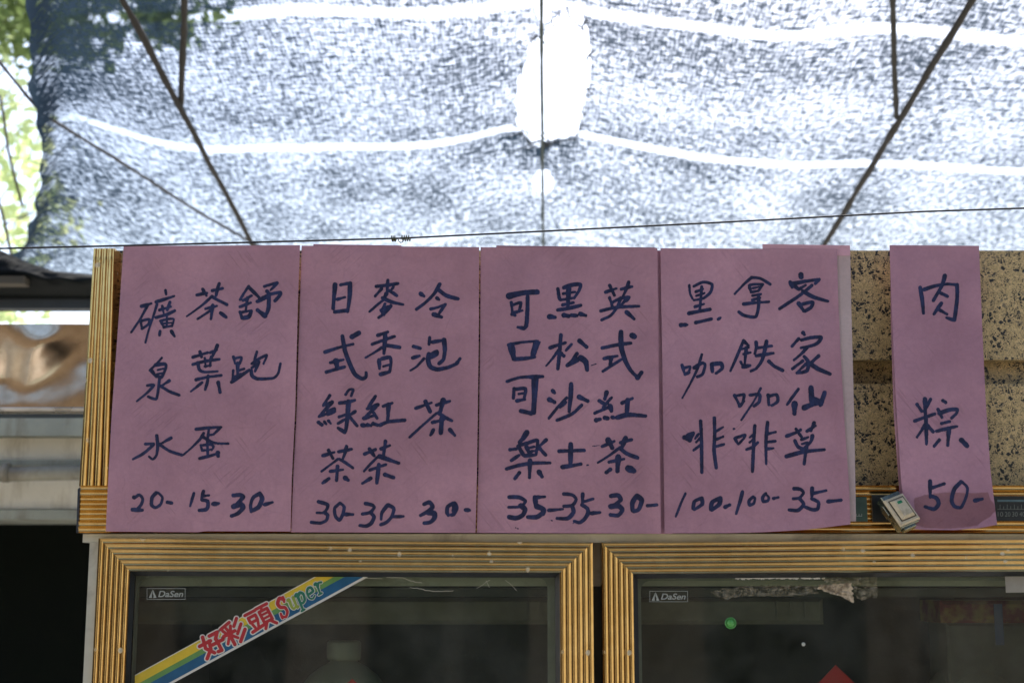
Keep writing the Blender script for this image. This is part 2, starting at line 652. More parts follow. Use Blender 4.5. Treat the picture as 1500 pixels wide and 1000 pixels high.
BARK = plain('bark', (.06, .045, .03), .9, 0, .4, 15, .6)
LEAF1 = m_leaf('tree_leaves', (.042, .060, .026), (.095, .13, .05))
LEAF2 = m_leaf('bright_leaves', (.26, .36, .15), (.42, .56, .25))

# ---------------------------------------------------------------- the setting
t_ = NT('worn_concrete')
c_ = t_.coord()
ground_mat = t_.done(t_.bsdf(t_.mix(t_.rng(t_.noise(c_, 1.5, 6, .65), .3, .7), (.33, .31, .265), (.46, .43, .37)), .8, 0,
                             t_.bump(t_.noise(c_, 30, 5), .3, .01), .3))
tag(obj('ground', [(-900, -900, 0), (900, -900, 0), (900, 900, 0), (-900, 900, 0)], [(0, 1, 2, 3)], ground_mat), kind='structure')

# ---------------------------------------------------------------- shade net, a roof that falls away from the camera
SEAMS = [   # joins of the cloth as the photo shows them, left part and right part of each
    (1, [(-200, 40), (320, 24), (440, 12), (600, 20), (740, 8), (800, 3), (900, 25), (1020, 40), (1150, 55), (1300, 42), (1500, 62), (1800, 70)]),
    (2, [(-200, 140), (85, 168), (160, 190), (240, 212), (320, 218), (400, 216), (600, 215), (680, 206), (755, 190), (840, 195), (1000, 226), (1150, 241), (1300, 238), (1500, 250), (1800, 258)]),
    (3, [(-200, 300), (60, 318), (150, 350), (260, 368), (600, 352), (760, 340), (830, 341), (900, 356), (1000, 372), (1500, 384), (1800, 390)]),
]
seam_xy = []
for k, ps in SEAMS:
    q = [RP(x, y, .07) for x, y in spline(ps, 4)]
    seam_xy.append((k, sorted((p.x, p.y) for p in q)))
EDGE = sorted((p.y, p.x) for p in (RP(x, y, .07) for x, y in [(36, -120), (43, 0), (47, 50), (53, 115), (60, 170), (59, 230), (50, 290), (34, 330), (18, 360), (0, 385), (-40, 420)]))
HOLE = [RP(x, y, .07) for x, y in [(783.5, 49.5), (778, 60), (768.5, 96), (759.5, 120), (757, 150), (755, 177), (759.5, 190), (768, 197), (776, 207), (788, 214.5),
                              (800, 213.6), (806, 209), (818, 205), (832, 201), (845, 196.5), (848, 186), (854, 168), (857, 145), (863, 120), (865, 96), (864.5, 75), (861.5, 39), (857, 30), (851, 18),
                              (839, 12), (821, 18), (812, 28), (800, 45), (792.5, 57), (788, 55)]]
HOLE2 = [RP(795.5 + 15 * math.cos(a) * (1 + .12 * math.sin(3 * a)), 265 + 17 * math.sin(a), .07) for a in [i * math.pi / 9 for i in range(18)]]
HOLE3 = [RP(797 + 13 * math.cos(a), 6 + 26 * math.sin(a), .07) for a in [i * math.pi / 9 for i in range(18)]]


def poly_sdf(X, Y, poly):
    """signed distance, positive outside"""
    n = len(poly)
    d = np.full(X.shape, 1e9)
    inside = np.zeros(X.shape, bool)
    for i in range(n):
        a, b = poly[i], poly[(i + 1) % n]
        ex, ey = b.x - a.x, b.y - a.y
        t = np.clip(((X - a.x) * ex + (Y - a.y) * ey) / (ex * ex + ey * ey + 1e-12), 0, 1)
        d = np.minimum(d, np.hypot(X - a.x - t * ex, Y - a.y - t * ey))
        cond = ((a.y > Y) != (b.y > Y)) & (X < (b.x - a.x) * (Y - a.y) / (b.y - a.y + 1e-12) + a.x)
        inside ^= cond
    return np.where(inside, -d, d)


def axis(parts):
    out = []
    for a, b, s in parts:
        out += list(np.arange(a, b - 1e-6, s))
    return np.array(out + [parts[-1][1]])


gx = axis([(-2.6, -1.2, .02), (-1.2, -.25, .06), (-.25, .5, .012), (.5, 2.6, .08)])
gy = axis([(-4.2, 1.2, .3), (1.2, 4.4, .025), (4.4, 4.7, .05)])
GX, GY = np.meshgrid(gx, gy)
rag = np.array([[mnoise.noise((x * 28, y * 14, 3)) * .010 for x in gx] for y in gy])
rag2 = np.array([[mnoise.noise((x * 5, y * 5, 5)) * .03 for x in gx] for y in gy])
h1, h2, h3 = poly_sdf(GX, GY, HOLE), poly_sdf(GX, GY, HOLE2), poly_sdf(GX, GY, HOLE3)
hole = np.minimum(np.minimum(h1, h2), h3)
ex = np.array([interp(y, EDGE) for y in gy])[:, None]
F = np.minimum(hole + rag, GX - ex + rag2)
v2, f2 = contour(F, gx, gy)


def cloth_v(x, y):
    ks = [(interp(x, s), k) for k, s in seam_xy]
    if y <= ks[0][0]: return ks[0][1] + (y - ks[0][0]) / 1.0
    for (a, k), (b, l) in zip(ks, ks[1:]):
        if y <= b: return k + (y - a) / (b - a)
    return ks[-1][1] + (y - ks[-1][0]) / 1.0


def cloth_metres(x, y):
    return y


nv, cl = [], []
tear_low = RP(790, 216, .07)
for x, y in v2:
    near_edge = x - interp(y, EDGE)
    z = roof_z(y, .07) + .014 * mnoise.noise((x * .9, y * .9, 1)) + .006 * mnoise.noise((x * 4, y * 4, 2))
    z -= .10 * math.exp(-(near_edge / .05) ** 2)
    d = .38 * math.exp(-max(0, near_edge) / .025) + .20 * math.exp(-max(0, near_edge) / .16) * (1 + mnoise.noise((x * 6, y * 3, 31)))
    px_, py_ = x, y
    hd = math.hypot((x - tear_low.x) / .11, (y - tear_low.y) / .12)
    fold = mnoise.noise((x * 22, y * 12, 9))
    if y > tear_low.y - .12:
        d += .55 * math.exp(-hd * hd) * max(0, .45 + fold * 1.4)
        z += .02 * fold * math.exp(-hd * hd)
    nv.append((x, y, z))
    cl.append((x, cloth_v(x, y), max(0.0, d)))
net = obj('shade_net', nv, f2, NET, smooth=True)
att = net.data.attributes.new('cloth', 'FLOAT_VECTOR', 'POINT')
att.data.foreach_set('vector', [c for t in cl for c in t])
# loose threads along the tear
rnd = random.Random(4)
WLOC[net] = Vector(net.location)
THREAD = plain('black_thread', (.02, .025, .03), .8)
for i in range(60):
    k = rnd.randrange(len(HOLE))
    a, b = HOLE[k], HOLE[(k + 1) % len(HOLE)]
    p = a.lerp(b, rnd.random())
    cen = sum((Vector(q) for q in HOLE), Vector()) / len(HOLE)
    inw = (cen - p).normalized()
    L = rnd.uniform(.02, .09) * (1.6 if p.y > cen.y else 1)
    side = Vector((rnd.gauss(0, .5), rnd.gauss(0, .5), 0))
    q0 = p - inw * .02
    pts = [q0, q0 + (inw + side * .4) * L * .5 + Vector((0, 0, rnd.gauss(0, .01))), q0 + (inw * .7 + side) * L + Vector((0, 0, -.03 * rnd.random()))]
    pts = [Vector((v.x, v.y, roof_z(v.y, .07) + (v.z - roof_z(v.y, 0)) * .0 + dz)) for v, dz in zip(pts, (0, -.004, -.012 - .02 * rnd.random()))]
    m = MB(); m.tube(pts, rnd.uniform(.0012, .0026), 5)
    m.build('loose_thread', THREAD, net)
tag(net, 'torn black shade cloth stretched overhead as a roof with the sky shining through', 'shade net')


def roof_line(name, pix, w, mat, label, cat, off=0.0, group=None, jit=.0, smooth=True):
    pts = [RP(x, y, off) for x, y in pix]
    q = []
    for a, b in zip(pts, pts[1:]):
        n = max(2, int((b - a).length / .06)) if jit else 1
        for i in range(n):
            p = a.lerp(b, i / n)
            q.append(p + Vector((mnoise.noise(p * 3), 0, mnoise.noise(p * 4 + Vector((7, 0, 0))))) * jit)
    q.append(pts[-1])
    m = MB()
    rad = w if isinstance(w, (list, tuple)) else [w * (1 + (.35 * mnoise.noise(p * 30) if jit else 0)) for p in q]
    m.tube(q, rad, 8)
    o = m.build(name, mat, smooth=smooth)
    return tag(o, label, cat, group)


RODS = 'iron rods carrying the shade net'
def along(a, b, t):
    return (a[0] + (b[0] - a[0]) * t, a[1] + (b[1] - a[1]) * t)
roof_line('roof_rod', [along((180, 0), (368, 355), t) for t in (-.75, 0, .5, 1.0, 1.25)], .0105, IRON,
          'long rusty iron rod slanting down under the left half of the net', 'iron rod', 0, RODS, .004)
roof_line('roof_rod', [along((1425, 0), (1210, 355), t) for t in (-.75, 0, .5, 1.0, 1.25)], .0115, IRON,
          'long rusty iron rod slanting down under the right half of the net', 'iron rod', 0, RODS, .004)
roof_line('roof_rod', [(272, -150), (270, 0), (265, 158)], .0100, IRON,
          'short upright iron rod meeting the slanting rod on the left', 'iron rod', .012, RODS, .003)
roof_line('roof_rod', [(1305, -150), (1308, 0), (1313, 172)], .0090, IRON,
          'short upright iron rod meeting the slanting rod on the right', 'iron rod', .012, RODS, .003)
roof_line('support_cord', [(792.5, -200), (793, 0), (793.5, 100), (794.5, 215), (795, 300), (796, 370), (797, 420)], .0056, CORD,
          'thin dark cord running straight down across the tear in the net', 'cord', .02, None, .0015)
roof_line('tie_cable', [(-60, 52), (0, 92), (62, 168), (110, 197), (160, 226), (230, 272), (300, 316), (372, 357), (440, 395)], .0055, WIRE,
          'thin dark cable from the net\'s left edge down to the foot of the left rod', 'cable', .03, None, .003)

# the wire across the front, with its twisted splice
wire_pts = [P(x, y, -.075) for x, y in [(-400, 378), (0, 364), (150, 360.5), (300, 356.8), (450, 352.8), (588, 349), (750, 341), (900, 333.5), (1050, 326), (1200, 318), (1350, 310), (1500, 305), (1700, 298), (2000, 290)]]
wr = thing('front_wire', P(588, 349, -.075), 'thin dark wire strung across just above the purple sheets, with a twisted splice', 'wire')
m = MB(); m.tube(wire_pts, .0014, 8); m.build('wire', WIRE, wr, True)
m = MB()
for cx0, cx1, turns in ((573, 580, 3), (588, 601, 4)):
    pts = []
    for i in range(turns * 10 + 1):
        t = i / (turns * 10)
        a = t * turns * 2 * math.pi
        c = P(cx0 + (cx1 - cx0) * t, 349.4 - (cx0 - 575) * .05, -.075)
        pts.append(c + Vector((0, math.cos(a) * .0036, math.sin(a) * .0042)))
    m.tube(pts, .0008, 6)
pts = [P(x, y, -.077) for x, y in [(583, 349), (584, 353), (587, 355.5), (590, 354), (590, 351), (588, 350)]]
m.tube(pts, .0008, 6)
m.build('splice', plain('tarnished_wire', (.11, .105, .05), .5, .5), wr, True)

# ---------------------------------------------------------------- trees beyond the net
def tree(name, base, h, blobs, nleaf, lsize, mat, label, seed, group='trees beyond the net', thin=1.0):
    rnd = random.Random(seed)
    t = thing(name, base, label, 'tree', group)
    b = Vector(base)
    m = MB()
    top = Vector((b.x + .1, b.y, h))
    m.tube([b, b.lerp(top, .35) + Vector((.06, 0, 0)), b.lerp(top, .7) - Vector((.05, .05, 0)), top], [.15, .12, .09, .04], 10)
    for c, r in blobs:
        c = Vector(c)
        s = b.lerp(top, .5 + .4 * rnd.random())
        mid = s.lerp(c, .5) + Vector((rnd.uniform(-.2, .2), rnd.uniform(-.2, .2), .15))
        m.tube([s, mid, c], [.03 * thin, .018 * thin, .006 * thin], 7)
        for _ in range(2):
            e = c + Vector((rnd.gauss(0, 1), rnd.gauss(0, 1), rnd.gauss(0, .8))).normalized() * r * .9
            m.tube([c.lerp(mid, .3), c.lerp(e, .5) + Vector((0, 0, .08)), e], [.018 * thin, .012 * thin, .004 * thin], 5)
    m.build('trunk', BARK, t, True)
    vs, fs = [], []
    for c, r in blobs:
        c = Vector(c)
        twigs = [c + Vector((rnd.gauss(0, 1), rnd.gauss(0, 1), rnd.gauss(0, .8))).normalized() * r * rnd.random() ** .5 for _ in range(max(6, int(r * 30)))]
        for _ in range(int(nleaf * r)):
            p = rnd.choice(twigs) + Vector((rnd.gauss(0, .11), rnd.gauss(0, .11), rnd.gauss(0, .10)))
            a = Vector((rnd.gauss(0, 1), rnd.gauss(0, 1), rnd.gauss(-.3, .7))).normalized()
            s = a.cross(Vector((rnd.gauss(0, 1), rnd.gauss(0, 1), rnd.gauss(0, 1)))).normalized()
            L = lsize * rnd.uniform(.7, 1.3)
            w = s * L * .26
            k = len(vs)
            nn = a.cross(s) * L * .08
            vs += [p, p + a * L * .4 + w + nn, p + a * L, p + a * L * .4 - w + nn]
            fs.append((k, k + 1, k + 2, k + 3))
    obj('crown', vs, fs, mat, t)
    return t


tree('leafy_tree', (-4.6, 9.0, 0), 6.2, [((-3.6, 8.4, 6.1), .7), ((-2.9, 8.9, 6.6), .6), ((-3.3, 8.2, 5.75), .30), ((-2.35, 8.6, 6.5), .40), ((-4.4, 9.2, 6.3), .8), ((-2.7, 8.5, 5.85), .30)], 800, .13, LEAF1,
     'dark leafy tree showing through the top left of the net', 5, thin=.3)
tree('leafy_tree', (-4.9, 8.2, 0), 5.0, [((-3.75, 8.0, 4.75), .42), ((-3.62, 8.3, 4.25), .42), ((-4.2, 8.1, 5.4), .4), ((-3.7, 8.0, 3.6), .40), ((-4.3, 8.4, 4.2), .4)], 420, .12, LEAF2,
     'bright green tree in the sunlit gap at the net\'s left edge', 8, thin=.4)
m = MB()
for pix in ([(0, 140), (6, 175), (12, 220), (22, 262), (33, 302)], [(-8, 280), (0, 300), (8, 330), (14, 362), (18, 380)]):
    m.tube([P(x, y, 4.5) for x, y in pix], .007, 6)
tag(m.build('hanging_vine', BARK, None, True), 'thin hanging vines beyond the left edge of the net', 'vine')

# ---------------------------------------------------------------- the neighbouring stall on the left
# black tarpaulin and eaves behind
aw = thing('dark_awning', P(30, 450, 2.6), 'dark tarpaulin awning sagging in front of the bright gap at left', 'awning')
top_c = [(-260, 338), (-80, 352), (0, 366), (40, 384), (80, 397), (135, 402), (220, 409), (330, 420)]
vs, fs = [], []
xs = list(range(-260, 331, 10)); nr = 14
for i, x in enumerate(xs):
    yt = interp(x, top_c)
    for j in range(nr):
        t = j / (nr - 1)
        p = P(x, yt + (436 - yt) * t, 2.6)
        bulge = math.sin(t * math.pi) * .10 + .05 * mnoise.noise((x * .03, t * 5, 0)) * (1 - abs(2 * t - 1))
        vs.append(p + Vector((0, -bulge, 0)))
for i in range(len(xs) - 1):
    for j in range(nr - 1):
        a = i * nr + j
        fs.append((a, a + 1, a + nr + 1, a + nr))
n0 = len(vs)
back = [Vector(v) + Vector((0, .25, 0)) for v in vs]
fs += [tuple(k + n0 for k in reversed(f)) for f in fs[:]]
vs += back
for i in range(len(xs) - 1):
    for j in (0, nr - 1):
        a, b = i * nr + j, (i + 1) * nr + j
        fs.append((a, b, b + n0, a + n0))
obj('tarpaulin', vs, fs, TARP, aw, True)
m = MB(); m.pbox(-260, 437, 330, 452, 2.62, .02); m.build('eaves_beam', plain('blue_grey_paint', (.030, .038, .048), .6), aw)
m = MB(); m.pbox(-260, 404, 34, 415, 2.46, .06); m.build('batten', TIMBER, aw)

# steel hood
hd = thing('steel_hood', P(60, 597, .62), 'buckled stainless steel hood panel left of the gilt cabinet', 'hood')
m = MB()
nx_, nz_ = 40, 18
A, B = P(-330, 475, .62), P(160, 596, .62)
vs = []
for i in range(nx_ + 1):
    for j in range(nz_ + 1):
        x = A.x + (B.x - A.x) * i / nx_; z = B.z + (A.z - B.z) * j / nz_
        vs.append((x, .62 + .005 * mnoise.noise((x * 5, z * 6, 2)), z))
fs = [(i * (nz_ + 1) + j, (i + 1) * (nz_ + 1) + j, (i + 1) * (nz_ + 1) + j + 1, i * (nz_ + 1) + j + 1) for i in range(nx_) for j in range(nz_)]
obj('front_panel', vs, fs, STEEL, hd, True)
m = MB(); m.box(A.x, B.x, .64, 1.15, A.z - .006, A.z - .002); m.build('top_panel', STEEL, hd)
m = MB(); m.box(A.x, B.x, .610, .66, B.z - .009, B.z - .001, .002); m.build('bottom_lip', plain('bare_steel', (.62, .55, .46), .3, 1.0), hd)

# stall front below the hood
st = thing('market_stall', P(20, 1000, 1.5), 'weathered grey stall front under the steel hood', 'stall')
m = MB(); m.pbox(-420, 560, 190, 614, 1.62, .3); m.build('hood_shade_board', plain('shadowed_board', (.10, .095, .075), .8), st)  # dark board colour stands in for the shadow band under the hood
m = MB(); m.pbox(-420, 612, 190, 638, 1.50, .4); m.build('zinc_ledge', BLUEGREY, st)
m = MB(); m.pbox(-420, 639, 190, 745, 1.56, .34); m.build('rendered_fascia', CONCRETE, st)
m = MB()
m.tube([P(-420, 690, 1.50), P(10, 694, 1.50), P(200, 690, 1.50)], .019, 12)
m.tube([P(5, 692, 1.50), P(14, 692, 1.50)], .025, 12)
m.build('pipe', plain('dull_pipe', (.30, .28, .22), .5, 0, .2, 20, .1, dirt=(.15, .12, .08)), st, True)
m = MB(); m.pbox(-420, 673, 190, 681, 1.535, .02); m.build('flashing', BLUEGREY, st)
m = MB(); m.pbox(-420, 746, 190, 760, 1.54, .36); m.build('lower_trim', BLUEGREY, st)
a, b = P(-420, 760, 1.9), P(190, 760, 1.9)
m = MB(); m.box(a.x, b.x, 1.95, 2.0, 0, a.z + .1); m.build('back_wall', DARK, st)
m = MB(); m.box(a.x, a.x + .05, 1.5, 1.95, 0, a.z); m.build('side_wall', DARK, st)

# unseen shop house, added for the gilt frames, the glass and the steel to mirror
sh = thing('added_shop_house', (0, -7.0, 0), 'unseen tan shop house added behind the camera to be mirrored in gilt, glass and steel', 'house')
TAN = m_wall('added_house_render', (.38, .29, .195), (.48, .38, .27), (.22, .17, .12))
m = MB()
for x0, x1 in ((-2.6, -2.1), (-1.4, -0.9), (.1, 1.2), (2.2, 3.4)):
    m.box(x0, x1, -7.2, -7, 0, 2.5)
m.build('added_lower_wall', plain('added_house_boards', (.10, .075, .05), .8, 0, .3, 12, .3), sh)
m = MB(); m.box(-6.5, 3.4, -7.2, -7, 2.5, 4.2)
m.build('added_upper_wall', TAN, sh)
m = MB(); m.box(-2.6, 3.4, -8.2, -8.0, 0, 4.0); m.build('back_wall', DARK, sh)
m = MB(); m.prism([(-6.7, -5.2, 4.05), (3.7, -5.2, 4.05), (3.7, -8.3, 4.9), (-6.7, -8.3, 4.9)], (0, 0, .08)); m.build('roof', TIMBER, sh)  # roof of the added, unseen shop house
for x in (-3.2, -.3, 3.0):
    m = MB(); m.box(x - .05, x + .05, -5.4, -5.3, 0, 4.05, .01); m.build('post', TIMBER, sh)

wl_ = thing('added_bright_wall', (-5.7, -4, 0), 'unseen whitewashed wall added on the left to brighten the gilt frames', 'wall')  # unseen pale wall, added to brighten the highlights in the gilt
m = MB(); m.box(-5.9, -5.7, -11, 1.5, 0, 2.9); m.build('added_wall_face', plain('added_wall_whitewash', (.76, .72, .62), .8, 0, .06, 6, .2), wl_)
m = MB(); m.box(-5.95, -5.65, -11.02, 1.52, 2.902, 2.98, .01); m.build('added_wall_coping', GREY, wl_)
wg = thing('added_dark_shed', (5.6, -3, 0), 'unseen dark timber shed added on the right to darken the gilt ribs', 'shed')  # unseen shed, added to give the gilt ribs a dark side
m = MB(); m.box(5.4, 5.55, -7, -.4, 0, 2.9); m.build('added_shed_boards', TIMBER, wg)
m = MB(); m.prism([(5.1, -7.2, 2.95), (8, -7.2, 3.6), (8, -.2, 3.6), (5.1, -.2, 2.95)], (0, 0, .06)); m.build('roof', IRON, wg)  # roof of the added, unseen shed

# ---------------------------------------------------------------- the display fridge
PITCHX = lambda x, dy: (x - 750) / 12500.0 * dy          # how far an upright drifts per photo row


def down(x, y, y2):
    return (x + PITCHX(x, y2 - y), y2)


YB, YD, YH = 0.0, -.045, -.05         # body front, door front, header moulding front
pB = lambda x, y: P(x, y, YB)
fx0, fx1 = P(132, 785, YB).x, P(1640, 785, YB).x
ztop = P(750, 785, YB).z + .006
fr_ = thing('display_fridge', ((fx0 + fx1) / 2, .35, 0), 'tall two door drinks fridge with gilt ribbed frames and speckled stone header', 'fridge')
m = MB()
zf = P(750, 858, YB).z
m.box(fx0, fx0 + .035, YB, .70, .10, ztop)
m.box(fx1 - .035, fx1, YB, .70, .10, ztop)
m.box(fx0 + .035, fx1 - .035, YB + .001, .70, zf - .0, ztop - .001)
m.box(fx0 + .035, fx1 - .035, .67, .699, .10, zf)
m.box(fx0 + .035, fx1 - .035, YB + .001, .67, .10, .30)
m.build('body', GREY, fr_)
m = MB()
xm = P(876, 850, YB).x
m.box(xm - .022, xm + .022, YB + .002, .10, .30, zf - .001)
m.build('centre_post', DARKGREY, fr_)
m = MB(); m.pbox(121.5, 781.6, 1640, 794, -.0375, .036); m.build('top_trim', GREY, fr_)
m = MB()
m.prism([P(131.5, 794.4, -.0372), P(147, 794.4, -.0372), P(*down(147, 794, 2600), -.0372), P(*down(131.5, 794, 2600), -.0372)], (0, .0365, 0)); m.build('side_trim', GREY, fr_)
m = MB()
lx0, lx1 = fx0 + .036, fx1 - .036
m.box(lx0, lx1, .640, .668, .302, zf - .002)
m.box(lx0, lx0 + .012, .06, .638, .302, zf - .002)
m.box(lx1 - .012, lx1, .06, .638, .302, zf - .002)
m.box(lx0 + .013, lx1 - .013, .06, .638, zf - .016, zf - .003)
m.build('liner', LINER, fr_)
for x in (fx0 + .08, fx1 - .08):
    for y in (.07, .62):
        m = MB(); m.lathe((x, y, 0), [(.028, 0), (.030, .01), (.018, .03), (.018, .102)], 16); m.build('foot', BLACK, fr_, True)
ez = P(700, 914, .10).z
for xa, xb in ((197, 818), (931, 1207)):
    a, b = P(xa, 900, .10), P(xb, 900, .10)
    m = MB(); m.box(a.x, b.x, .10, .34, ez, zf - .018, .006)
    for k in range(3):
        x = b.x - .028 - .021 * k
        m.box(x - .002, x + .002, .097, .101, ez + .012, ez + .034)
    m.build('inner_top_box', plain('olive_grey_panel', (.21, .19, .145), .45, 0, .2, 25, .1), fr_)  # lighter box with three thin marks behind the top of the glass
SHELFZ = [P(750, 1030, .25).z - .003, 1.0, .66]
for z in SHELFZ:
    m = MB()
    for k in range(30):
        x = lx0 + .03 + (lx1 - lx0 - .06) * k / 29
        m.tube([(x, .07, z), (x, .60, z)], .0022, 5)
    for y in (.07, .3, .6):
        m.tube([(lx0 + .014, y, z - .004), (lx1 - .014, y, z - .004)], .003, 6)
    m.build('wire_shelf', CLIP, fr_)


def ribbed(o0, o1, i0, i1, n, Y, depth, back, per=13, lip=.0):
    """gilt ribbed moulding: outer edge o0-o1, inner edge i0-i1 (photo positions on the plane y=Y), n rounded ribs"""
    m = MB()
    rows = [(0.0, Y + back)]
    for k in range(n):
        for j in range(per):
            t = j / (per - 1)
            if k and j == 0: continue
            s = (2 * t - 1) ** 2
            rows.append(((k + t) / n, Y - depth * s))
    rows.append((1.0, Y + back))
    vs = []
    for t, y in rows:
        a = P(o0[0] + (i0[0] - o0[0]) * t, o0[1] + (i0[1] - o0[1]) * t, Y)
        b = P(o1[0] + (i1[0] - o1[0]) * t, o1[1] + (i1[1] - o1[1]) * t, Y)
        vs += [Vector((a.x, y, a.z)), Vector((b.x, y, b.z))]
    k = len(rows)
    fs = [(2 * i, 2 * i + 1, 2 * i + 3, 2 * i + 2) for i in range(k - 1)]
    fs.append(tuple(range(2 * k - 2, -1, -2)))
    fs.append(tuple(range(1, 2 * k, 2)))
    fs.append((0, 2 * k - 2, 2 * k - 1, 1))
    m.add(vs, fs)
    return m


def gilt(name, *a, parent=None, **k):
    o = ribbed(*a, **k).build(name, GOLD, parent)
    smooth_by_angle(o, 50)
    return o




def glyphs(name, strokes, fmap, mat, parent, **kw):
    v2, f2 = stroke_mesh(strokes, **kw)
    return obj(name, [fmap(x, y) for x, y in v2], f2, mat, parent)


def font_mesh(text, bold=0.0, shear=0.0):
    cu = bpy.data.curves.new('lettering', 'FONT')
    cu.body = text; cu.size = 1.0; cu.offset = bold; cu.shear = shear; cu.resolution_u = 4
    o = bpy.data.objects.new('lettering', cu)
    COL.objects.link(o)
    bpy.context.view_layer.update()
    me = bpy.data.meshes.new_from_object(o.evaluated_get(bpy.context.evaluated_depsgraph_get()))
    v = [(p.co.x, p.co.y) for p in me.vertices]; f = [tuple(p.vertices) for p in me.polygons]
    bpy.data.objects.remove(o); bpy.data.curves.remove(cu); bpy.data.meshes.remove(me)
    xs = [a for a, b in v]; ys = [b for a, b in v]
    x0, x1, y0, y1 = min(xs), max(xs), min(ys), max(ys)
    return [((a - x0) / (x1 - x0), (y1 - b) / (y1 - y0)) for a, b in v], f


def lettering(text, x0, y0, x1, y1, Y, mat, name, parent, bold=0.0, shear=0.0, holder=None):
    v, f = font_mesh(text, bold, shear)
    return [(P(x0 + a * (x1 - x0), y0 + b * (y1 - y0), Y)) for a, b in v], [tuple(reversed(q)) for q in f]


YG = -.030        # glass plane


def door(tl, tr, gl, gr_, logo, label):
    """tl, tr: outer top corners; gl, gr_: inner top corners of the gilt frame"""
    yb = 2600
    bl, br = down(*tl, yb), down(*tr, yb)
    il, ir = down(gl[0], gl[1], yb - 52), down(gr_[0], gr_[1], yb - 52)
    c = P((tl[0] + tr[0]) / 2, tl[1], YD)
    d = obj('door_core', [], [], GOLD) if False else bpy.data.objects.new('door', None)
    d.empty_display_size = .05
    COL.objects.link(d)
    WLOC[d] = Vector((c.x, YD, .12))
    d.parent = fr_
    d.location = WLOC[d] - WLOC[fr_]
    d['label'] = label
    G = .0003
    gilt('top_rail', tl, tr, gl, gr_, 6, YD, .0016, .040, parent=d)
    gilt('stile', bl, tl, il, gl, 6, YD - G, .0021, .039, parent=d)
    gilt('stile', tr, br, gr_, ir, 6, YD - G, .0021, .039, parent=d)
    gilt('bottom_rail', br, bl, ir, il, 6, YD, .0042, .040, parent=d)
    # rubber glazing bead between the gilt and the glass
    g = 7.0
    a = [P(x, y, YD) for x, y in (gl, gr_, ir, il)]
    b = [P(x, y, YG - .002) for x, y in ((gl[0] + g, gl[1] + g), (gr_[0] - g, gr_[1] + g), (ir[0] - g, ir[1] - g), (il[0] + g, il[1] - g))]
    a = [Vector((p.x, YD + .002, p.z)) for p in a]
    b2 = [Vector((p.x, YG + .006, p.z)) for p in b]
    a2 = [Vector((p.x, YG + .006, p.z)) for p in a]
    vs = a + b + b2 + a2
    fs = []
    for i in range(4):
        j = (i + 1) % 4
        fs += [(i, j, 4 + j, 4 + i), (4 + i, 4 + j, 8 + j, 8 + i), (8 + i, 8 + j, 12 + j, 12 + i)]
    obj('glazing_bead', vs, fs, RUBBER, d)
    gv = [Vector((p.x, YG, p.z)) for p in b]
    cx = sum((p for p in gv), Vector()) / 4
    gv = [p + Vector(((p.x - cx.x) * .004, 0, (p.z - cx.z) * .004)) for p in gv]
    obj('glass', gv, [(0, 1, 2, 3)], GLASS, d)
    # inner magnetic seal with rounded corners, seen through the glass
    def rr(x0, y0, x1, y1, r, Y):
        pts = []
        for cx_, cy_, a0 in ((x1 - r, y0 + r, -90), (x1 - r, y1 - r, 0), (x0 + r, y1 - r, 90), (x0 + r, y0 + r, 180)):
            for k in range(7):
                an = R(a0 + 90 * k / 6)
                q = (cx_ + r * math.cos(an), cy_ + r * math.sin(an))
                q = (q[0] + PITCHX(q[0], q[1] - y0), q[1])
                pts.append(P(q[0], q[1], Y))
        return pts
    x0, x1, y0 = gl[0] + 7, gr_[0] - 3, gl[1] + 5
    o_ = rr(x0, y0, x1, yb - 70, 5, YG + .012)
    i_ = rr(x0 + 4.5, y0 + 5, x1 - 15, yb - 82, 14, YG + .012)
    n = len(o_)
    vs = o_ + i_ + [p + Vector((0, .012, 0)) for p in i_]
    fs = [(k, (k + 1) % n, n + (k + 1) % n, n + k) for k in range(n)] + [(n + k, n + (k + 1) % n, 2 * n + (k + 1) % n, 2 * n + k) for k in range(n)]
    obj('magnetic_seal', vs, fs, SEAL, d)
    # printed maker's mark: box, triangle, name
    lx, ly, lw, lh = logo
    Yl = YG - .0006
    vs, fs = [], []

    def poly(pts):
        k = len(vs)
        vs.extend(P(x, y, Yl) for x, y in pts)
        fs.append(tuple(range(k, k + len(pts))))
    e = .7
    poly([(lx, ly), (lx + lw, ly), (lx + lw, ly + e), (lx, ly + e)])
    poly([(lx, ly + lh - e), (lx + lw, ly + lh - e), (lx + lw, ly + lh), (lx, ly + lh)])
    poly([(lx, ly + e), (lx + e, ly + e), (lx + e, ly + lh - e), (lx, ly + lh - e)])
    poly([(lx + lw - e, ly + e), (lx + lw, ly + e), (lx + lw, ly + lh - e), (lx + lw - e, ly + lh - e)])
    ax, ay, aw, ah = lx + 3, ly + 1.5, 11.5, 12.5
    ix, iy = ax + aw / 2, ay + ah * .52
    poly([(ax + aw / 2, ay), (ix - 1.3, iy + 2.2), (ix - 1.3, iy + 3.4), (ix - .9, ay + ah), (ax, ay + ah)])
    poly([(ax + aw / 2, ay), (ax + aw, ay + ah), (ix + .9, ay + ah), (ix + 1.3, iy + 3.4), (ix + 1.3, iy + 2.2), (ix, iy)])
    lv, lf = lettering('DaSen', lx + 16.5, ly + 3.6, lx + lw - 3, ly + lh - 3.4, Yl, None, '', None, bold=.018, shear=.25)
    k = len(vs)
    vs += lv; fs += [tuple(i + k for i in f) for f in lf]
    obj('printed_mark', vs, fs, WHITEINK, d)
    return d


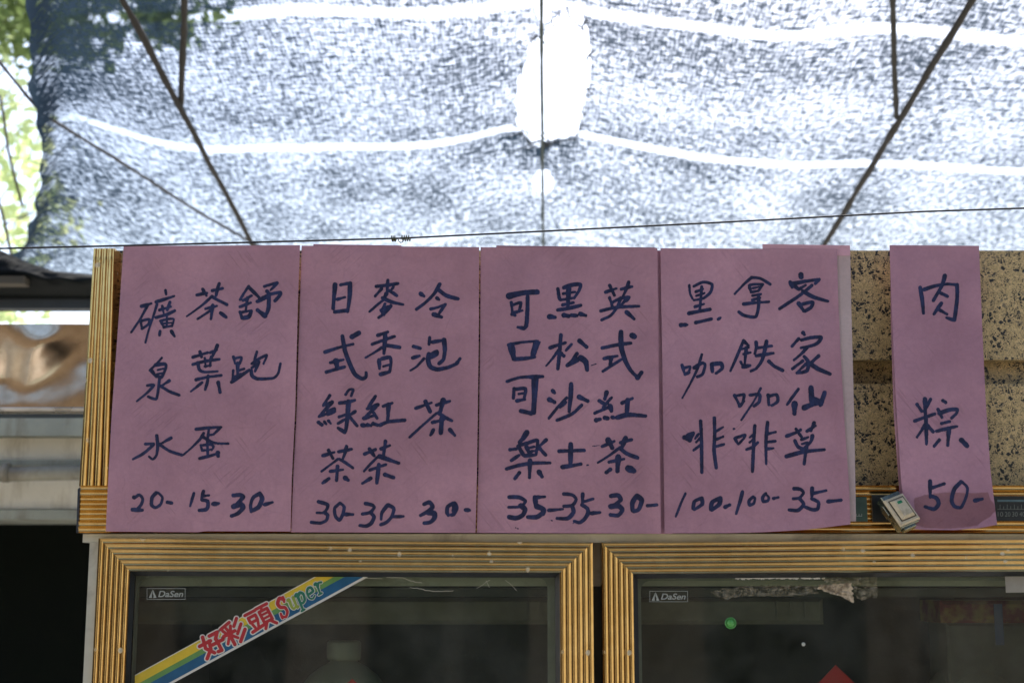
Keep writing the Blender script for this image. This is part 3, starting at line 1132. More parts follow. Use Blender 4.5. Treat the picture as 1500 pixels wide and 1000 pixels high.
door((145, 788), (868, 794.5), (190, 836), (820, 838.5), (215, 861, 56.5, 16.5), 'left fridge door with a striped sticker on its glass')
door((881.5, 794.5), (1632, 789), (927, 840), (1582, 836), (951.5, 865, 56, 16), 'right fridge door with torn tape along the top of its glass')

# header: speckled panels, gilt post on the left, gilt moulding below
m = MB()
hx1 = 1640
zt = P(750, 367, -.005).z
hl = P(163, 527, -.005).x
hr = P(hx1, 527, -.005).x
zA, zB, zC = P(750, 527, -.005).z, P(750, 562, -.005).z, P(750, 716, -.005).z
upper_panel = MB(); upper_panel.box(hl, hr, -.005, .02, zA, zt); upper_panel.build('header_panel', GRANITE, fr_)
lower_panel = MB(); lower_panel.box(hl, hr, -.005, .02, zC, zB + .0); lower_panel.build('header_panel', GRANITE, fr_)
mid = MB(); mid.box(hl + .022, hr, .026, .041, zB - .02, zA + .02); mid.build('groove_panel', GRANITE, fr_)
m = MB(); m.box(fx0 + .03, fx1 - .03, .043, .40, ztop + .003, zt - .02); m.build('header_box', DARK, fr_)
gilt('header_post', (116.5, 712), (138, 364), (158, 712), (168.5, 364), 4, YH + .012, .0022, .055, parent=fr_)
# moulding: gilt ribs, sunk band for the instruments
gilt('header_moulding', (118, 711), (1650, 711), (117, 727), (1650, 727), 2, YH, .003, .055, parent=fr_)
gilt('header_moulding', (117.2, 727.2), (1650, 727.2), (115.2, 763), (1650, 763), 5, YH + .0008, .003, .050, parent=fr_)
gilt('header_moulding', (115, 763.2), (1650, 763.2), (114.5, 780), (1650, 780), 2, YH, .003, .050, parent=fr_)
m = MB()
a, b = P(113.2, 714, YH - .002), P(113.2, 781, YH - .002)
m.prism([P(117.6, 713, YH - .001), P(113.8, 716, YH - .001), P(111.5, 780, YH - .001), P(114.2, 780, YH - .001)], (0, .052, 0))
m.build('end_cap', plain('blue_black_cap', (.02, .024, .035), .4), fr_)
# instruments
m = MB(); m.pbox(1247, 727.5, 1271, 763.5, YH - .0042, .006); m.build('switch_plate', plain('dull_green_label', (.035, .07, .05), .35), fr_)
m = MB(); m.pbox(1277, 724.5, 1322, 764, YH - .0045, .006); m.build('socket_plate', BLACK, fr_)
tv = []; tf = []
def tickbox(x0, y0, x1, y1, Y):
    k = len(tv); tv.extend(P(x, y, Y) for x, y in ((x0, y0), (x1, y0), (x1, y1), (x0, y1))); tf.append((k, k + 1, k + 2, k + 3))
for k in range(3):
    tickbox(1254 + k * 4, 752, 1254.7 + k * 4, 755, YH - .0048)
tickbox(1254, 755, 1262.7, 755.7, YH - .0048)
obj('switch_marks', tv, tf, WHITEINK, fr_)
th = bpy.data.objects.new('thermometer', None); COL.objects.link(th); th.empty_display_size = .03
WLOC[th] = P(1500, 745, YH); th.parent = fr_; th.location = WLOC[th] - WLOC[fr_]
th['label'] = 'black thermometer strip with white degree numbers'
m = MB(); m.pbox(1453, 726, 1590, 762.5, YH - .0042, .006); m.build('dial_plate', BLACK, th)
m = MB(); m.pbox(1461, 731.5, 1586, 734.5, YH - .0052, .001); m.build('glass_tube', plain('tube_glass', (.10, .16, .17), .15), th)
tv, tf = [], []
for k in range(23):
    x = 1465 + k * 5.2
    tickbox(x - .35, 738.5 if k % 2 == 0 else 741, x + .35, 745, YH - .0047)
tickbox(1461, 745, 1586, 745.6, YH - .0047)
obj('degree_scale', tv, tf, DIMINK, th)
nvs, nfs = [], []
for k, s in enumerate(('10', '20', '30', '40', '50', '60', '70')):
    x = 1465.5 + k * 10.6
    lv, lf = lettering(s, x - 4, 749.3, x + 4, 756, YH - .0047, None, '', None)
    q = len(nvs); nvs += lv; nfs += [tuple(i + q for i in f) for f in lf]
obj('degree_numbers', nvs, nfs, DIMINK, th)

# ---------------------------------------------------------------- the price sheets and their brush writing
def depth_fn(base, seed, curl=None, xr=None):
    def f(px, py):
        d = base + .0042 * mnoise.noise((px / 150, py / 170, 1.0)) + .0008 * mnoise.noise((px / 45, py / 60, 4.0)) + .00022 * mnoise.noise((px / 120, py / 120, seed * 3.1))
        if curl: d += curl(px, py)
        if xr: d += .0045 * max(0.0, (px - (xr - 26)) / 26) ** 2 * (.5 + .5 * min(1, max(0, (py - 360) / 250)))
        return -d
    return f


def sheet(name, L, Rr, T, B, fn, mat, parent=None, thick=.0005):
    """L, Rr: left and right edges as (y, x) pairs; T, B: top and bottom as (x, y) pairs"""
    yt, yb = (T[0][1] + T[-1][1]) / 2, (B[0][1] + B[-1][1]) / 2
    nv_, nu_ = 54, 34
    vs, fs = [], []
    for j in range(nv_ + 1):
        v = j / nv_
        y0 = yt + (yb - yt) * v
        xl, xr = interp(y0, L), interp(y0, Rr)
        for i in range(nu_ + 1):
            x = xl + (xr - xl) * i / nu_
            y = interp(x, T) * (1 - v) + interp(x, B) * v
            vs.append(P(x, y, fn(x, y)))
    w = nu_ + 1
    fs = [(j * w + i, (j + 1) * w + i, (j + 1) * w + i + 1, j * w + i + 1) for j in range(nv_) for i in range(nu_)]
    n = len(vs)
    vs += [v + Vector((0, thick, 0)) for v in vs]
    fs += [tuple(k + n for k in reversed(f)) for f in fs[:]]
    rim = [i for i in range(w)] + [j * w + nu_ for j in range(1, nv_ + 1)] + [nv_ * w + i for i in range(nu_ - 1, -1, -1)] + [j * w for j in range(nv_ - 1, 0, -1)]
    for a, b in zip(rim, rim[1:] + rim[:1]):
        fs.append((a, b, b + n, a + n))
    o = obj(name, vs, fs, mat, parent, True)
    try: o.data.set_sharp_from_angle(angle=R(60))
    except Exception: pass
    return o


GRP = 'purple menu sheets taped along the fridge header'
def menu(label, L, Rr, T, B, fn, mat):
    c = P((T[0][0] + T[-1][0]) / 2, T[0][1], fn(T[0][0], T[0][1]))
    t = thing('menu_sheet', c, label, 'menu sheet', GRP)
    sheet('paper', L, Rr, T, B, fn, mat, t)
    return t


PLANE = -.0  # sheets hang against the moulding, whose ribs reach YH
base = -YH + .0092
def hang(px, py):      # the sheets lie on the panel above and are pushed out by the moulding below
    t = min(1, max(0, (py - 365) / 345.0))
    return -.022 * (1 - t) ** 1.3


def lift4(px, py):
    return hang(px, py) + .010 * max(0, (py - 560) / 220.0) ** 2 * max(0, (px - 980) / 265.0)


def lift5(px, py):
    return hang(px, py) + .012 * max(0, (py - 600) / 175.0) ** 2


f1 = depth_fn(base, 1.0, hang, 432)
f2_ = depth_fn(base + .0006, 2.0, hang, 700)
f3 = depth_fn(base + .0012, 3.0, hang, 966)
f4 = depth_fn(base + .0018, 4.0, lift4)
f5 = depth_fn(base + .0008, 5.0, lift5)
fb = depth_fn(base - .0012, 9.0, hang)

s1 = menu('purple menu sheet at the far left, with prices 20, 15 and 30', [(360, 181), (470, 173.5), (600, 164), (700, 158.5), (778, 155)],
          [(360, 439.5), (440, 436.5), (600, 432.5), (700, 427.5), (778, 425.5)], [(150, 360.5), (439, 359)], [(150, 778), (290, 779), (300, 777.5), (426, 778)], f1, PAPER[0])
s2 = menu('purple menu sheet second from left, with prices 30, 30 and 30', [(359, 442), (440, 439.5), (600, 434.5), (700, 429.5), (779, 426.5)],
          [(359, 702), (470, 701.5), (600, 700), (700, 698.5), (780, 696.5)], [(420, 359.5), (702, 362)], [(420, 779), (697, 780)], f2_, PAPER[1])
s3 = menu('purple menu sheet in the middle, with ink specks and prices 35, 35 and 30', [(362, 704), (470, 703.5), (600, 702), (700, 700.5), (780, 698.5)],
          [(362, 963), (600, 965.5), (781, 968)], [(690, 362), (966, 363.5)], [(690, 780), (968, 781)], f3, PAPER[2])
s4 = menu('purple menu sheet with its lower right corner lifting, prices 100, 100 and 35', [(363, 967.5), (560, 970.5), (700, 972.5), (780, 973.5)],
          [(364, 1226), (440, 1228), (510, 1231), (620, 1237), (720, 1244), (768, 1245.5)], [(960, 363.5), (1226, 365)], [(960, 780.5), (1060, 780.5), (1120, 779), (1180, 775.5), (1245, 767.5)], f4, PAPER[3])
s5 = menu('narrow purple menu sheet on its own at the right, priced 50', [(359, 1303), (470, 1307), (580, 1312), (700, 1320), (773, 1329)],
          [(360, 1434), (470, 1438.5), (580, 1443.5), (690, 1451), (768, 1460.5)], [(1295, 359), (1434, 360)], [(1300, 771), (1350, 775.5), (1400, 776), (1435, 773), (1461, 768)], f5, PAPER[4])

BGRP = 'spare sheets hanging behind the menu sheets'
fbk = depth_fn(base - .0010, 11.0, lambda x, y: hang(x, y) + .5 * (lift4(x, y) - hang(x, y)))
def spare(label, L, Rr, T, B, fn, mat):
    o = sheet('backing_sheet', L, Rr, T, B, fn, mat)
    return tag(o, label, 'paper sheet', BGRP)
spare('faded sheet peeping out along the right side of the lifting menu sheet', [(371, 1150), (770, 1150)], [(371, 1245.5), (470, 1247.5), (560, 1250), (650, 1252), (764, 1254)],
      [(1150, 371.5), (1246, 373)], [(1150, 765), (1254, 763)], fbk, PALE)
spare('pale pink folded strip sticking up behind the top of the lifting menu sheet', [(358, 1117), (371, 1117)], [(358, 1245), (373, 1245.5)],
      [(1117, 357.5), (1245.5, 359.5)], [(1117, 374), (1246, 374.5)], depth_fn(base - .0002, 13, hang), PALE_PINK)
spare('sheet showing as a thin strip above the second menu sheet', [(358, 459), (560, 459)], [(358, 588), (560, 588)], [(459, 357.5), (588, 359.5)], [(459, 560), (588, 560)], fb, PAPER[3])
spare('sheet showing as a thin strip above the middle menu sheet', [(359, 727), (560, 727)], [(361, 960), (560, 971)], [(727, 359.5), (960, 362.5)], [(727, 560), (967, 560)], fb, PAPER[0])
spare('sheet showing as a pale strip between the middle and the lifting menu sheets', [(364, 900), (780, 900)], [(364, 985), (780, 985)], [(900, 366), (985, 367)], [(900, 781), (985, 781.5)],
      depth_fn(base - .0022, 15, hang), PAPER[4])
spare('sheet edge showing along the lower left of the narrow menu sheet', [(364, 1304), (470, 1305), (600, 1309), (700, 1316), (768, 1322)], [(364, 1420), (768, 1450)], [(1304, 364), (1420, 364)], [(1318, 766), (1450, 764)],
      depth_fn(base - .0014, 16, hang), PAPER[1])

# darker patch on the narrow sheet: a thin translucent film of its own outline
PATCH = [(1339, 729), (1356, 724), (1385, 720.5), (1404, 721), (1424, 722), (1447, 720.5), (1451, 732), (1456, 737), (1459, 747), (1450, 757), (1438, 763), (1432, 769), (1412, 772), (1380, 774), (1356, 772.5), (1342, 769), (1346, 762), (1340, 757)]
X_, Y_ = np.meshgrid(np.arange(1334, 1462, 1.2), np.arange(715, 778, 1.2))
Fs = -poly_sdf(X_, Y_, [Vector((a, b, 0)) for a, b in PATCH])
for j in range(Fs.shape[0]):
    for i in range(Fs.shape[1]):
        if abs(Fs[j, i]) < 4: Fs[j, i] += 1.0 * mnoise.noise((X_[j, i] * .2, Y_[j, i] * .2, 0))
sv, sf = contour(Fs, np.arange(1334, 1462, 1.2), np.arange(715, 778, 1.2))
ts = NT('darker_patch')
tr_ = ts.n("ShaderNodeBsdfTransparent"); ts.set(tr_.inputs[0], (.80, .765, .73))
patch_mat = ts.done(tr_.outputs[0])
obj('darker_patch', [P(x, y, f5(x, y) - .00035) for x, y in sv], sf, patch_mat, s5)

INKTXT = [
# (sheet, depth, origin x, origin y, strokes in fifths of a photo pixel)
('s1', 180, 400, '''26 135,243 208,222; 21 180,238 130,330 62,432; 20 128,340 140,405; 20 135,350 192,338 185,378 152,402; 22 140,405 180,380;
22 312,125 316,155; 25 243,210 310,190 375,168; 19 250,228 215,340 188,420 165,508; 25 345,212 325,270; 20 288,240 298,290; 22 268,270 350,245;
26 242,325 320,303 380,275; 21 278,350 296,392; 20 275,350 330,336 372,338 360,385; 17 322,318 322,390; 15 290,370 362,362; 22 300,395 360,386; 24 272,425 268,455; 26 355,425 378,462'''),
('s1', 180, 400, '''19 285,620 240,670 197,712; 27 205,708 238,752; 27 240,672 308,665 314,695 285,762; 17 255,708 300,697; 17 248,740 290,730; 24 245,755 285,758;
24 268,770 258,860 245,918 212,915 185,903; 22 178,822 225,820 178,875 103,936; 23 340,787 282,825; 25 275,825 340,865 412,892'''),
('s1', 180, 590, '''23 248,238 255,320 246,380 220,412 192,392; 24 165,300 225,298; 23 225,305 150,370 75,410; 23 353,256 270,302; 25 265,300 340,350 432,381;
15 438,382 500,330 565,262; 30 82,690 82,690; 26 92,688 122,672 145,702 135,742 108,772; 32 70,780 143,784; 25 245,656 215,690 210,745 240,765 275,742 290,692 262,660 244,656; 28 326,726 357,731'''),
('s1', 180, 400, '''26 542,160 615,145; 24 585,118 612,165; 24 655,128 730,112; 26 706,76 692,120 682,165; 20 650,172 580,235 468,316; 27 652,172 700,200 762,230;
22 605,260 688,240; 26 658,236 645,335; 21 640,275 548,335; 30 716,292 756,322'''),
('s1', 180, 400, '''24 513,615 620,582; 28 564,575 576,612; 22 640,582 688,562; 27 692,530 665,590 642,628; 25 512,668 600,645 706,630; 24 548,655 562,708 600,724 694,718;
19 600,622 606,686; 19 645,610 638,682; 18 600,682 645,676; 25 536,780 620,760 720,748; 24 624,750 618,800 602,852; 21 580,800 498,866; 28 698,800 712,872'''),
('s1', 180, 590, '''25 535,192 620,182 720,176; 22 712,180 664,228 630,234; 21 630,182 620,262; 22 592,220 562,268 500,330; 23 590,250 650,285 700,296 772,297; 20 570,308 580,348; 20 572,310 640,304 664,318 650,346;
18 585,347 652,340; 23 618,278 622,380; 24 562,405 640,386 700,368; 32 695,365 697,388; 22 520,660 492,755; 26 590,645 575,705; 22 590,680 630,675; 30 580,708 620,718 622,760 605,780 560,785; 34 662,738 700,735'''),
('s1', 300, 400, '''22 322,95 290,142 258,195; 27 324,105 398,178; 25 384,207 440,186 478,160; 23 280,200 342,165; 24 258,246 338,216; 23 312,180 300,270; 25 258,285 272,330; 32 282,328 322,318 342,276; 20 278,285 338,274;
24 436,97 530,70; 22 532,72 482,125; 26 455,132 480,155; 28 402,193 480,155 552,142 548,165 514,202; 30 470,170 466,258 446,312; 36 440,312 385,270'''),
('s1', 300, 400, '''21 210,612 222,662; 22 214,626 268,616 255,662; 22 228,662 260,655; 28 240,662 240,740; 20 208,712 202,790; 28 196,798 258,755 326,708; 36 222,768 262,742; 22 250,712 288,700;
22 382,575 362,640; 22 346,662 395,628 452,600 448,622 430,662; 22 345,692 380,664; 24 398,650 368,718; 26 340,715 346,750 382,772 442,773 505,766 537,733 554,662'''),
('s1', 300, 590, '''32 208,676 262,672 280,690 238,735; 38 210,757 262,742 280,765 245,806 195,826; 30 402,662 356,690 336,740 340,792; 35 405,666 420,700 396,758 352,786; 27 438,743 496,726'''),
('s2', 450, 400, '''34 204,85 196,180 190,258; 26 245,86 312,72; 32 314,75 310,180 296,282; 24 222,191 275,177; 30 202,284 295,272'''),
('s2', 450, 400, '''32 258,462 275,560 310,660 350,740 402,772 430,758 431,728; 26 130,578 230,545 336,519; 40 328,466 378,438; 25 170,655 265,633; 44 210,645 220,690; 28 140,724 205,705 272,686'''),
('s2', 450, 590, '''25 166,-55 120,14; 22 118,20 165,-5; 28 182,-6 132,48 86,100; 34 155,60 198,45; 24 150,85 205,62; 24 95,94 165,72; 30 82,142 108,160; 22 125,135 140,155; 22 155,130 172,150;
22 282,-62 305,-95 336,-98 322,-52; 28 236,0 290,-6 350,-20; 34 302,-10 296,90 284,190 274,216; 24 234,102 285,84; 24 226,150 280,117; 25 350,62 302,95; 27 306,96 365,166; 30 270,212 226,182'''),
('s2', 450, 590, '''27 116,385 198,360; 26 156,345 188,405; 27 230,356 326,338; 26 288,318 275,370 256,420; 20 225,410 165,455 105,500; 25 236,410 285,440 336,476; 25 170,500 262,488; 28 222,463 215,566; 27 160,553 113,585; 34 277,547 300,564;
27 82,722 130,735 152,752 126,800 70,803; 28 126,800 150,820 140,858 95,878 30,872; 26 240,732 202,768 206,825 236,856 262,812 270,758 240,732; 28 280,815 336,815'''),
('s2', 450, 400, '''28 506,97 590,88 665,76; 24 590,52 584,160; 24 545,115 498,168; 28 602,128 656,164; 20 632,100 612,128; 30 580,150 560,190; 21 560,195 510,235 456,282; 28 552,182 620,212 702,230;
20 570,225 548,262; 26 540,270 562,305; 24 560,258 612,238; 26 612,240 580,282 524,325; 22 580,262 560,285'''),
('s2', 450, 400, '''27 518,455 590,430; 26 476,520 560,490 640,463; 32 572,442 562,588; 21 545,545 490,582 428,618; 32 592,530 676,543; 30 526,635 530,698; 28 548,626 604,616 614,650 605,718; 20 558,682 600,671; 31 537,740 603,723'''),
('s2', 450, 590, '''26 500,-50 446,32; 28 516,12 440,42; 24 440,42 505,28; 26 505,30 470,60 415,112; 28 415,112 490,92; 25 488,72 512,112; 34 402,162 426,165; 30 442,160 466,165; 30 482,150 516,162; 26 556,24 624,0; 32 596,12 590,130; 30 534,161 600,136 714,126'''),
('s2', 450, 590, '''27 420,373 500,340; 30 456,335 490,386; 26 540,336 606,310; 28 573,280 560,376; 21 520,390 460,450 415,500; 34 530,390 600,415 670,440; 25 460,490 575,450; 32 525,450 510,584; 27 465,550 404,588; 32 570,524 632,545;
28 427,735 476,746 490,766 460,800 405,812; 29 460,800 490,832 468,880 430,900 385,895; 28 590,746 548,800 541,850; 29 594,746 634,772 620,830 580,872 540,890; 26 632,831 704,829'''),
('s2', 570, 400, '''32 230,150 255,168; 28 370,82 330,150 270,212 200,265; 32 360,120 420,165 504,188; 28 350,182 366,194; 24 305,262 350,252 412,228; 26 410,230 368,292; 34 326,302 384,322'''),
('s2', 570, 400, '''29 178,536 228,550; 27 172,620 222,605; 20 255,625 200,685 156,712; 26 298,472 292,520; 28 318,505 396,490; 34 402,490 408,560 398,630 366,660; 26 296,600 348,570 352,594 308,620; 34 290,592 286,640 302,684 350,704 430,690 488,665; 28 495,660 520,625'''),
('s2', 570, 590, '''24 196,38 310,-2; 34 266,-10 300,62; 27 346,15 445,-14; 38 396,-20 376,58; 22 346,76 260,150 150,250; 30 362,72 400,100 460,130; 25 318,142 402,122; 38 385,115 379,218; 28 325,196 304,235; 30 446,196 480,236'''),
('s2', 570, 590, '''32 256,740 296,726 318,760 285,792 230,822; 38 288,802 330,808 332,840 302,872 258,878; 30 470,732 430,758 424,800 434,822; 38 476,738 490,770 472,812 458,818; 18 470,745 464,790; 32 560,782 588,784'''),
('s3', 730, 400, '''46 78,168 180,145 284,138; 32 214,172 212,280 205,380 187,404; 28 187,404 142,396; 24 95,215 105,300; 24 100,236 164,216 152,275; 25 105,292 176,274; 24 98,302 124,310'''),
('s3', 730, 400, '''50 92,530 112,618; 25 75,526 170,506 288,498; 46 276,508 254,600; 30 112,630 190,625 268,614; 12 304,505 284,560'''),
('s3', 730, 400, '''26 64,792 165,762 325,757; 32 232,760 322,757; 48 268,768 265,890 258,1018; 36 240,1026 165,1008; 28 116,845 110,914; 27 122,850 198,846 188,920; 27 136,934 194,924; 20 150,884 186,878'''),
('s3', 730, 590, '''38 208,216 180,260 155,286; 34 148,318 182,378; 28 152,310 215,292 286,276 276,378; 30 205,320 232,380; 22 212,332 262,320; 30 190,386 268,380; 22 240,355 265,350; 27 85,341 132,336; 28 95,420 152,382; 27 350,270 300,317; 30 302,332 346,380; 29 60,482 150,456 250,440 378,438; 32 232,420 228,545; 30 154,510 122,552; 36 298,504 320,538;
28 80,688 150,690 198,718 160,758 75,762; 40 165,752 196,778 178,820 130,842 80,834; 38 268,690 275,750; 28 275,690 340,686; 44 282,755 330,778 325,808; 36 326,805 280,834 215,834; 25 370,785 472,776'''),
('s3', 730, 400, '''28 436,115 446,180 456,196; 29 480,106 540,86 600,84 590,130 555,182; 22 475,150 560,138; 22 460,196 548,182; 36 516,100 508,258; 26 472,232 548,216; 30 436,270 520,256 604,236; 38 374,318 414,324; 36 480,308 514,314; 30 535,308 576,312; 32 600,298 640,310'''),
('s3', 730, 400, '''28 380,546 435,526 490,510; 30 458,452 450,560 436,700; 20 440,562 400,620 350,678; 32 460,590 480,606; 22 536,520 495,566; 34 595,496 646,540; 28 575,590 540,640 508,668; 34 506,674 570,642 600,616; 42 602,618 640,650 650,708; 8 680,675 716,664'''),
('s3', 730, 400, '''32 398,860 412,876; 36 375,925 412,944; 24 500,912 440,975 370,1062; 34 533,812 530,900 518,1012; 36 592,906 654,935; 28 610,966 540,1030 430,1076; 22 495,945 452,985'''),
('s3', 730, 590, '''30 446,352 530,349 628,346; 38 530,302 528,460; 32 470,468 540,458 604,446; 14 650,455 658,453; 28 480,665 540,672 570,705 542,748 480,755; 32 542,755 550,800 508,844 430,844; 27 618,665 615,740; 24 625,722 694,701; 30 612,745 652,772 656,808 630,850 595,874 556,864; 29 685,806 744,801; 10 388,858 394,861; 8 126,912 130,915; 10 140,918 146,920; 7 545,882 556,874'''),
('s3', 830, 400, '''25 285,140 364,112; 26 316,90 350,162; 26 400,118 480,98; 25 455,66 432,130 410,175; 24 315,180 334,240; 24 332,216 392,186 456,176 440,205; 24 448,182 390,242; 25 396,182 370,250 320,312 256,342; 26 250,276 370,250 530,242; 32 440,286 494,334'''),
('s3', 830, 400, '''29 260,548 370,525 470,512; 36 398,432 400,540 430,640 468,710 520,764; 36 520,764 548,728; 48 480,456 496,464; 27 275,625 372,606; 32 326,622 320,668; 24 266,718 340,670 406,628'''),
('s3', 830, 590, '''32 293,-78 280,-30; 32 240,-16 276,6; 22 330,-40 266,28; 24 300,-4 266,35; 26 206,74 328,22; 38 318,22 328,58; 33 216,125 244,118; 36 280,108 300,112; 30 334,104 352,108; 27 406,0 482,-34; 38 448,-22 442,58; 36 372,106 450,86 578,95'''),
('s3', 830, 590, '''26 260,318 350,280; 42 304,272 334,328; 27 395,290 476,268; 38 432,256 406,322; 22 376,336 310,386 230,436; 34 392,330 440,370 518,400; 26 310,432 420,410; 42 378,396 372,498; 32 320,486 290,508; 54 452,478 492,496;
34 324,680 376,676 396,708 355,742; 38 324,757 378,752 408,782 378,822 322,818; 36 510,682 482,730 482,788; 38 516,682 550,712 528,778 492,792; 27 592,751 660,745; 6 200,312 206,318; 7 218,313 222,311; 6 190,315 240,310'''),
('s4', 980, 390, '''20 148,140 155,200 172,236; 23 182,146 250,116 314,132 304,190 250,234 182,248; 21 196,186 250,166; 24 240,150 226,315; 20 200,216 260,196; 23 190,296 255,276; 30 146,344 300,315; 34 88,430 120,428; 20 110,428 136,428; 28 196,412 240,402 310,386; 24 360,388 376,376'''),
('s4', 980, 390, '''24 95,722 116,790; 22 112,744 155,735 142,780; 27 118,790 148,776; 20 240,645 212,740 160,850 98,964; 27 185,742 240,708 264,722 246,788 208,808; 31 312,716 318,770; 31 318,716 380,712 388,748 345,782'''),
('s4', 980, 580, '''40 115,302 148,315; 36 136,292 178,270; 32 152,322 174,282; 28 232,182 238,330 240,558; 20 216,276 190,312; 22 226,310 200,336; 23 226,360 180,396; 29 332,160 335,280 330,400 346,524; 20 346,256 396,226; 23 346,316 396,296; 24 346,368 402,352;
20 120,712 85,790 50,880; 29 235,746 187,770 176,822; 29 240,746 242,790 186,830; 34 374,746 317,775 306,828; 34 376,746 368,790 312,834; 30 412,810 444,795'''),
('s4', 980, 390, '''22 600,86 550,130 482,202; 25 604,82 670,90 742,132; 21 586,140 620,132 690,130; 25 590,156 600,184; 23 686,134 654,180; 22 600,190 650,180; 18 616,160 660,150; 22 612,215 672,204; 22 610,246 668,230; 25 546,276 640,266 732,260; 27 658,226 655,300 638,366 600,370 545,358 512,334'''),
('s4', 980, 390, '''24 546,542 510,630 450,766; 27 546,546 582,580; 21 530,606 582,594; 21 546,642 598,630; 24 566,595 552,740; 22 525,700 545,735; 32 542,736 592,726; 27 638,556 640,592 628,640; 24 644,598 752,583; 27 638,655 764,636; 28 714,550 700,620 680,690 640,746 600,766; 30 732,696 770,730 832,762'''),
('s4', 980, 580, '''25 480,-6 520,74; 23 500,-4 550,-10 540,40; 25 516,74 550,36; 19 672,-58 620,40 530,174; 26 594,-8 662,-12 660,40 622,74; 26 725,-8 732,62; 25 732,0 788,-10 796,38 752,68'''),
('s4', 980, 580, '''18 474,240 480,239; 24 482,308 505,350; 23 488,306 556,284 546,310 510,350; 28 628,216 620,350 611,550; 21 626,276 590,302; 21 622,314 590,338; 24 650,340 612,372 568,390; 26 722,192 710,330 712,494; 23 724,276 780,262; 24 720,336 780,329; 23 716,386 764,381;
27 538,700 520,770 492,860; 23 616,736 586,765 590,796 620,784 630,746 612,736; 24 708,712 686,740 692,770 724,764 730,740 706,714; 24 766,748 800,740'''),
('s4', 1100, 390, '''42 366,62 368,78; 30 288,116 302,155; 30 296,130 400,110 500,96; 26 496,102 472,126; 30 318,142 350,170; 24 352,168 400,138; 27 446,140 400,180 330,232 210,310; 30 380,182 460,226 564,256; 31 350,272 386,326; 29 382,276 452,262 440,300 396,328'''),
('s4', 1100, 390, '''29 382,486 392,500; 25 350,530 300,586; 27 370,540 440,522 514,520 490,560 440,582 366,596; 25 410,596 370,640 315,686; 25 380,692 304,750; 28 390,660 420,700 414,758 380,775 336,780; 23 408,710 336,778; 28 496,656 440,706; 34 424,706 490,750 580,788'''),
('s4', 1100, 580, '''24 348,-52 300,12 265,62; 44 320,55 318,112; 34 322,72 318,128; 42 440,-62 444,10 448,58; 26 542,-28 520,62; 42 392,84 450,60 518,42; 30 538,-28 508,68; 30 466,20 500,30'''),
('s4', 1100, 580, '''27 262,292 330,266 364,246; 25 330,240 372,300; 25 410,256 474,216; 27 462,196 440,252; 29 322,326 345,370 382,385; 23 370,318 420,300; 29 450,290 440,330 396,376; 20 375,350 416,338; 31 260,440 390,406 538,391; 29 406,370 390,494;
27 316,676 360,680 385,706 355,744 310,750; 29 356,750 386,790 346,834 280,832; 29 448,672 446,745; 25 456,711 550,690; 29 446,750 494,776 488,824 450,830 396,810; 29 566,770 660,760'''),
('s5', 1310, 380, '''30 190,206 205,300 214,394; 28 220,220 290,196 380,180 458,186; 32 460,186 460,290 441,442; 27 440,445 382,426; 31 370,120 350,190 286,300; 27 340,246 390,270; 29 345,320 290,400; 25 336,372 386,400'''),
('s5', 1310, 580, '''27 166,60 200,110; 25 266,22 242,70 216,112; 32 225,22 228,150; 27 150,181 220,156 296,130; 29 232,150 236,350; 25 226,206 200,250 166,300; 29 246,216 284,260; 27 356,32 378,46; 27 320,96 350,156; 29 330,126 400,101 460,96 455,126 420,160; 25 346,200 406,185; 27 310,256 390,236 460,221; 31 400,246 392,360; 27 330,320 292,366; 40 492,322 532,362'''),
('s5', 1310, 580, '''29 262,622 263,740; 27 276,670 366,640; 31 266,730 310,746 325,790 290,826 226,808; 28 490,626 440,680 420,760 440,805 490,812 525,740 536,670 494,624; 29 590,764 645,752'''),
]
def clusters(st, gap=6.0):
    """strokes that nearly touch belong to one written character"""
    def near(a, b):
        d = 1e9
        for w1, p in (a,):
            for w2, q in (b,):
                pa = [(x1 + (x2 - x1) * i / 8, y1 + (y2 - y1) * i / 8) for (x1, y1), (x2, y2) in zip(p, p[1:]) for i in range(9)]
                qa = [(x1 + (x2 - x1) * i / 8, y1 + (y2 - y1) * i / 8) for (x1, y1), (x2, y2) in zip(q, q[1:]) for i in range(9)]
                d = min(math.hypot(u[0] - v[0], u[1] - v[1]) for u in pa for v in qa) - (w1 + w2) / 2
        return d < gap
    n = len(st); grp = list(range(n))
    for i in range(n):
        for j in range(i):
            if grp[i] != grp[j] and near(st[i], st[j]):
                a, b = grp[i], grp[j]
                grp = [b if g == a else g for g in grp]
    return [[st[i] for i in range(n) if grp[i] == g] for g in sorted(set(grp))]


FN = {'s1': (s1, f1), 's2': (s2, f2_), 's3': (s3, f3), 's4': (s4, f4), 's5': (s5, f5)}
for k, (sn, ox, oy, txt) in enumerate(INKTXT):
    sh_, fn = FN[sn]
    st_ = [(w / 5 * .97, [(ox + x / 5, oy + y / 5) for x, y in ps]) for w, ps in parse(txt)]
    for q in clusters(st_):
        glyphs('brush_character', q, lambda x, y, fn=fn: P(x, y, fn(x, y) - .0004), INK, sh_, seed=k * 3.7)

